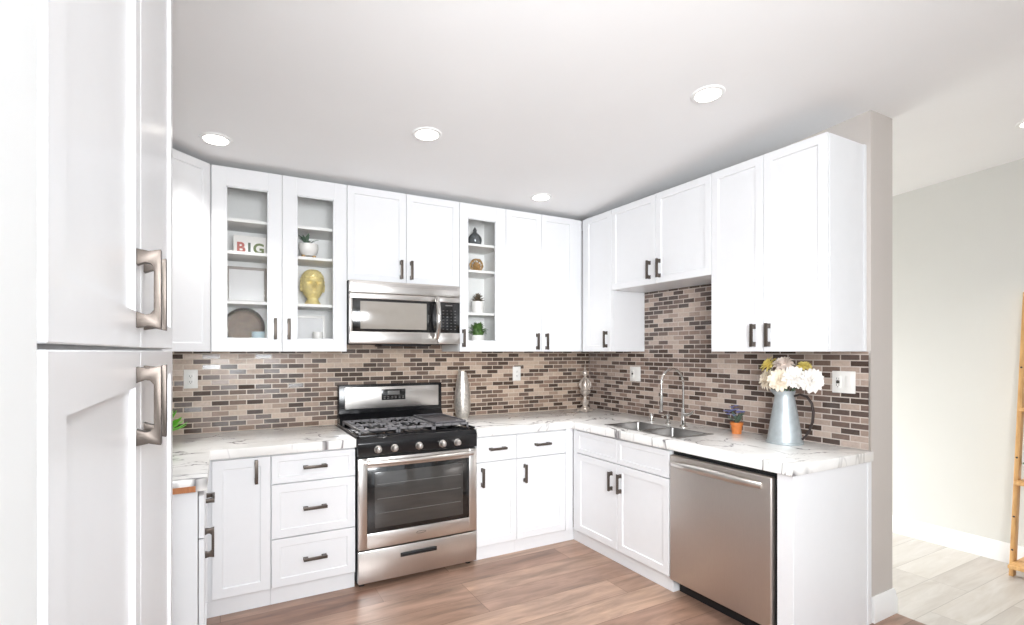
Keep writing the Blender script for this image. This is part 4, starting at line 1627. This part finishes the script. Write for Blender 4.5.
d0 = downlight('lit recessed ceiling light nearest the tall right wall cabinet', 2.007, 1.693)
downlight('lit recessed ceiling light centred in front of the microwave', 0.955, 2.627, src=d0)
downlight('lit recessed ceiling light near the left glass-door cabinet', -0.020, 3.149, src=d0)
downlight('lit recessed ceiling light near the back right cabinet corner', 2.019, 3.178, src=d0)
downlight('recessed ceiling light in the next room above the ladder shelf', 3.870, 1.085, src=d0)

# ------------------------------------------------------------------ ladder shelf in the next room
t = thing('ladder_shelf', 'leaning pine ladder shelf against the pale wall at right edge', 'shelf')
A, B = Vector((4.255, 0, 0.0)), Vector((4.478, 0, 1.755))
d = (B - A).normalized()
nrm = Vector((-d.z, 0, d.x))


def upright(y):
    mb = MB()
    mb.prism([(-0.024, 0), (0.024, 0), (0.024 + 0.0, (B - A).length), (-0.024, (B - A).length)], A + Vector((0, y - 0.011, 0.003)), (1, 0, 0), d, (0, 1, 0), 0.022, 0.002)
    mb.build('upright', M['pine'], t)


upright(1.295)
upright(0.780)
for z in (0.085, 0.48, 0.665 - 0.09, 1.02, 1.40):
    if z == 0.48:
        continue
    q = z / B.z
    x = A.x + (B.x - A.x) * q
    mb = MB().box((x - 0.10 * (1.3 - q), 0.793, z - 0.010), (4.490, 1.283, z + 0.010), 0.002)
    mb.build('shelf_board', M['pine'], t)
for z in (0.16, 0.36, 0.72, 1.28):
    x = A.x + (B.x - A.x) * z / B.z
    mb = MB().lathe([(0, 0), (0.006, 0), (0.006, 0.004), (0, 0.005)], (0, 0, 0), 10)
    for v in mb.bm.verts:
        v.co = Vector((-v.co.z + x - 0.021, v.co.x + 1.295, v.co.y + z))
    mb.build('screw_head', M['slot'], t)

ZP = 0.665 - 0.09 + 0.0105
t = thing('potted_plant', 'small green plant in white pot on the pine ladder shelf', 'potted plant', (4.395, 1.235, ZP))
MB().lathe([(0, 0), (0.036, 0), (0.046, 0.075), (0.049, 0.08), (0.045, 0.08), (0.043, 0.07), (0, 0.07)], n=26).build('pot', M['ceramic'], t)
mb = MB()
for k in range(36):
    a = 2.4 * k
    e = 0.1 + 1.3 * ((k * 7) % 36) / 36
    dd_ = Vector((math.cos(a) * math.cos(e), math.sin(a) * math.cos(e), math.sin(e)))
    mb.leaf(Vector((0, 0, 0.07)) + dd_ * 0.01, Vector((0, 0, 0.075)) + dd_ * 0.06, 0.020)
mb.build('foliage', M['leaf'], t)
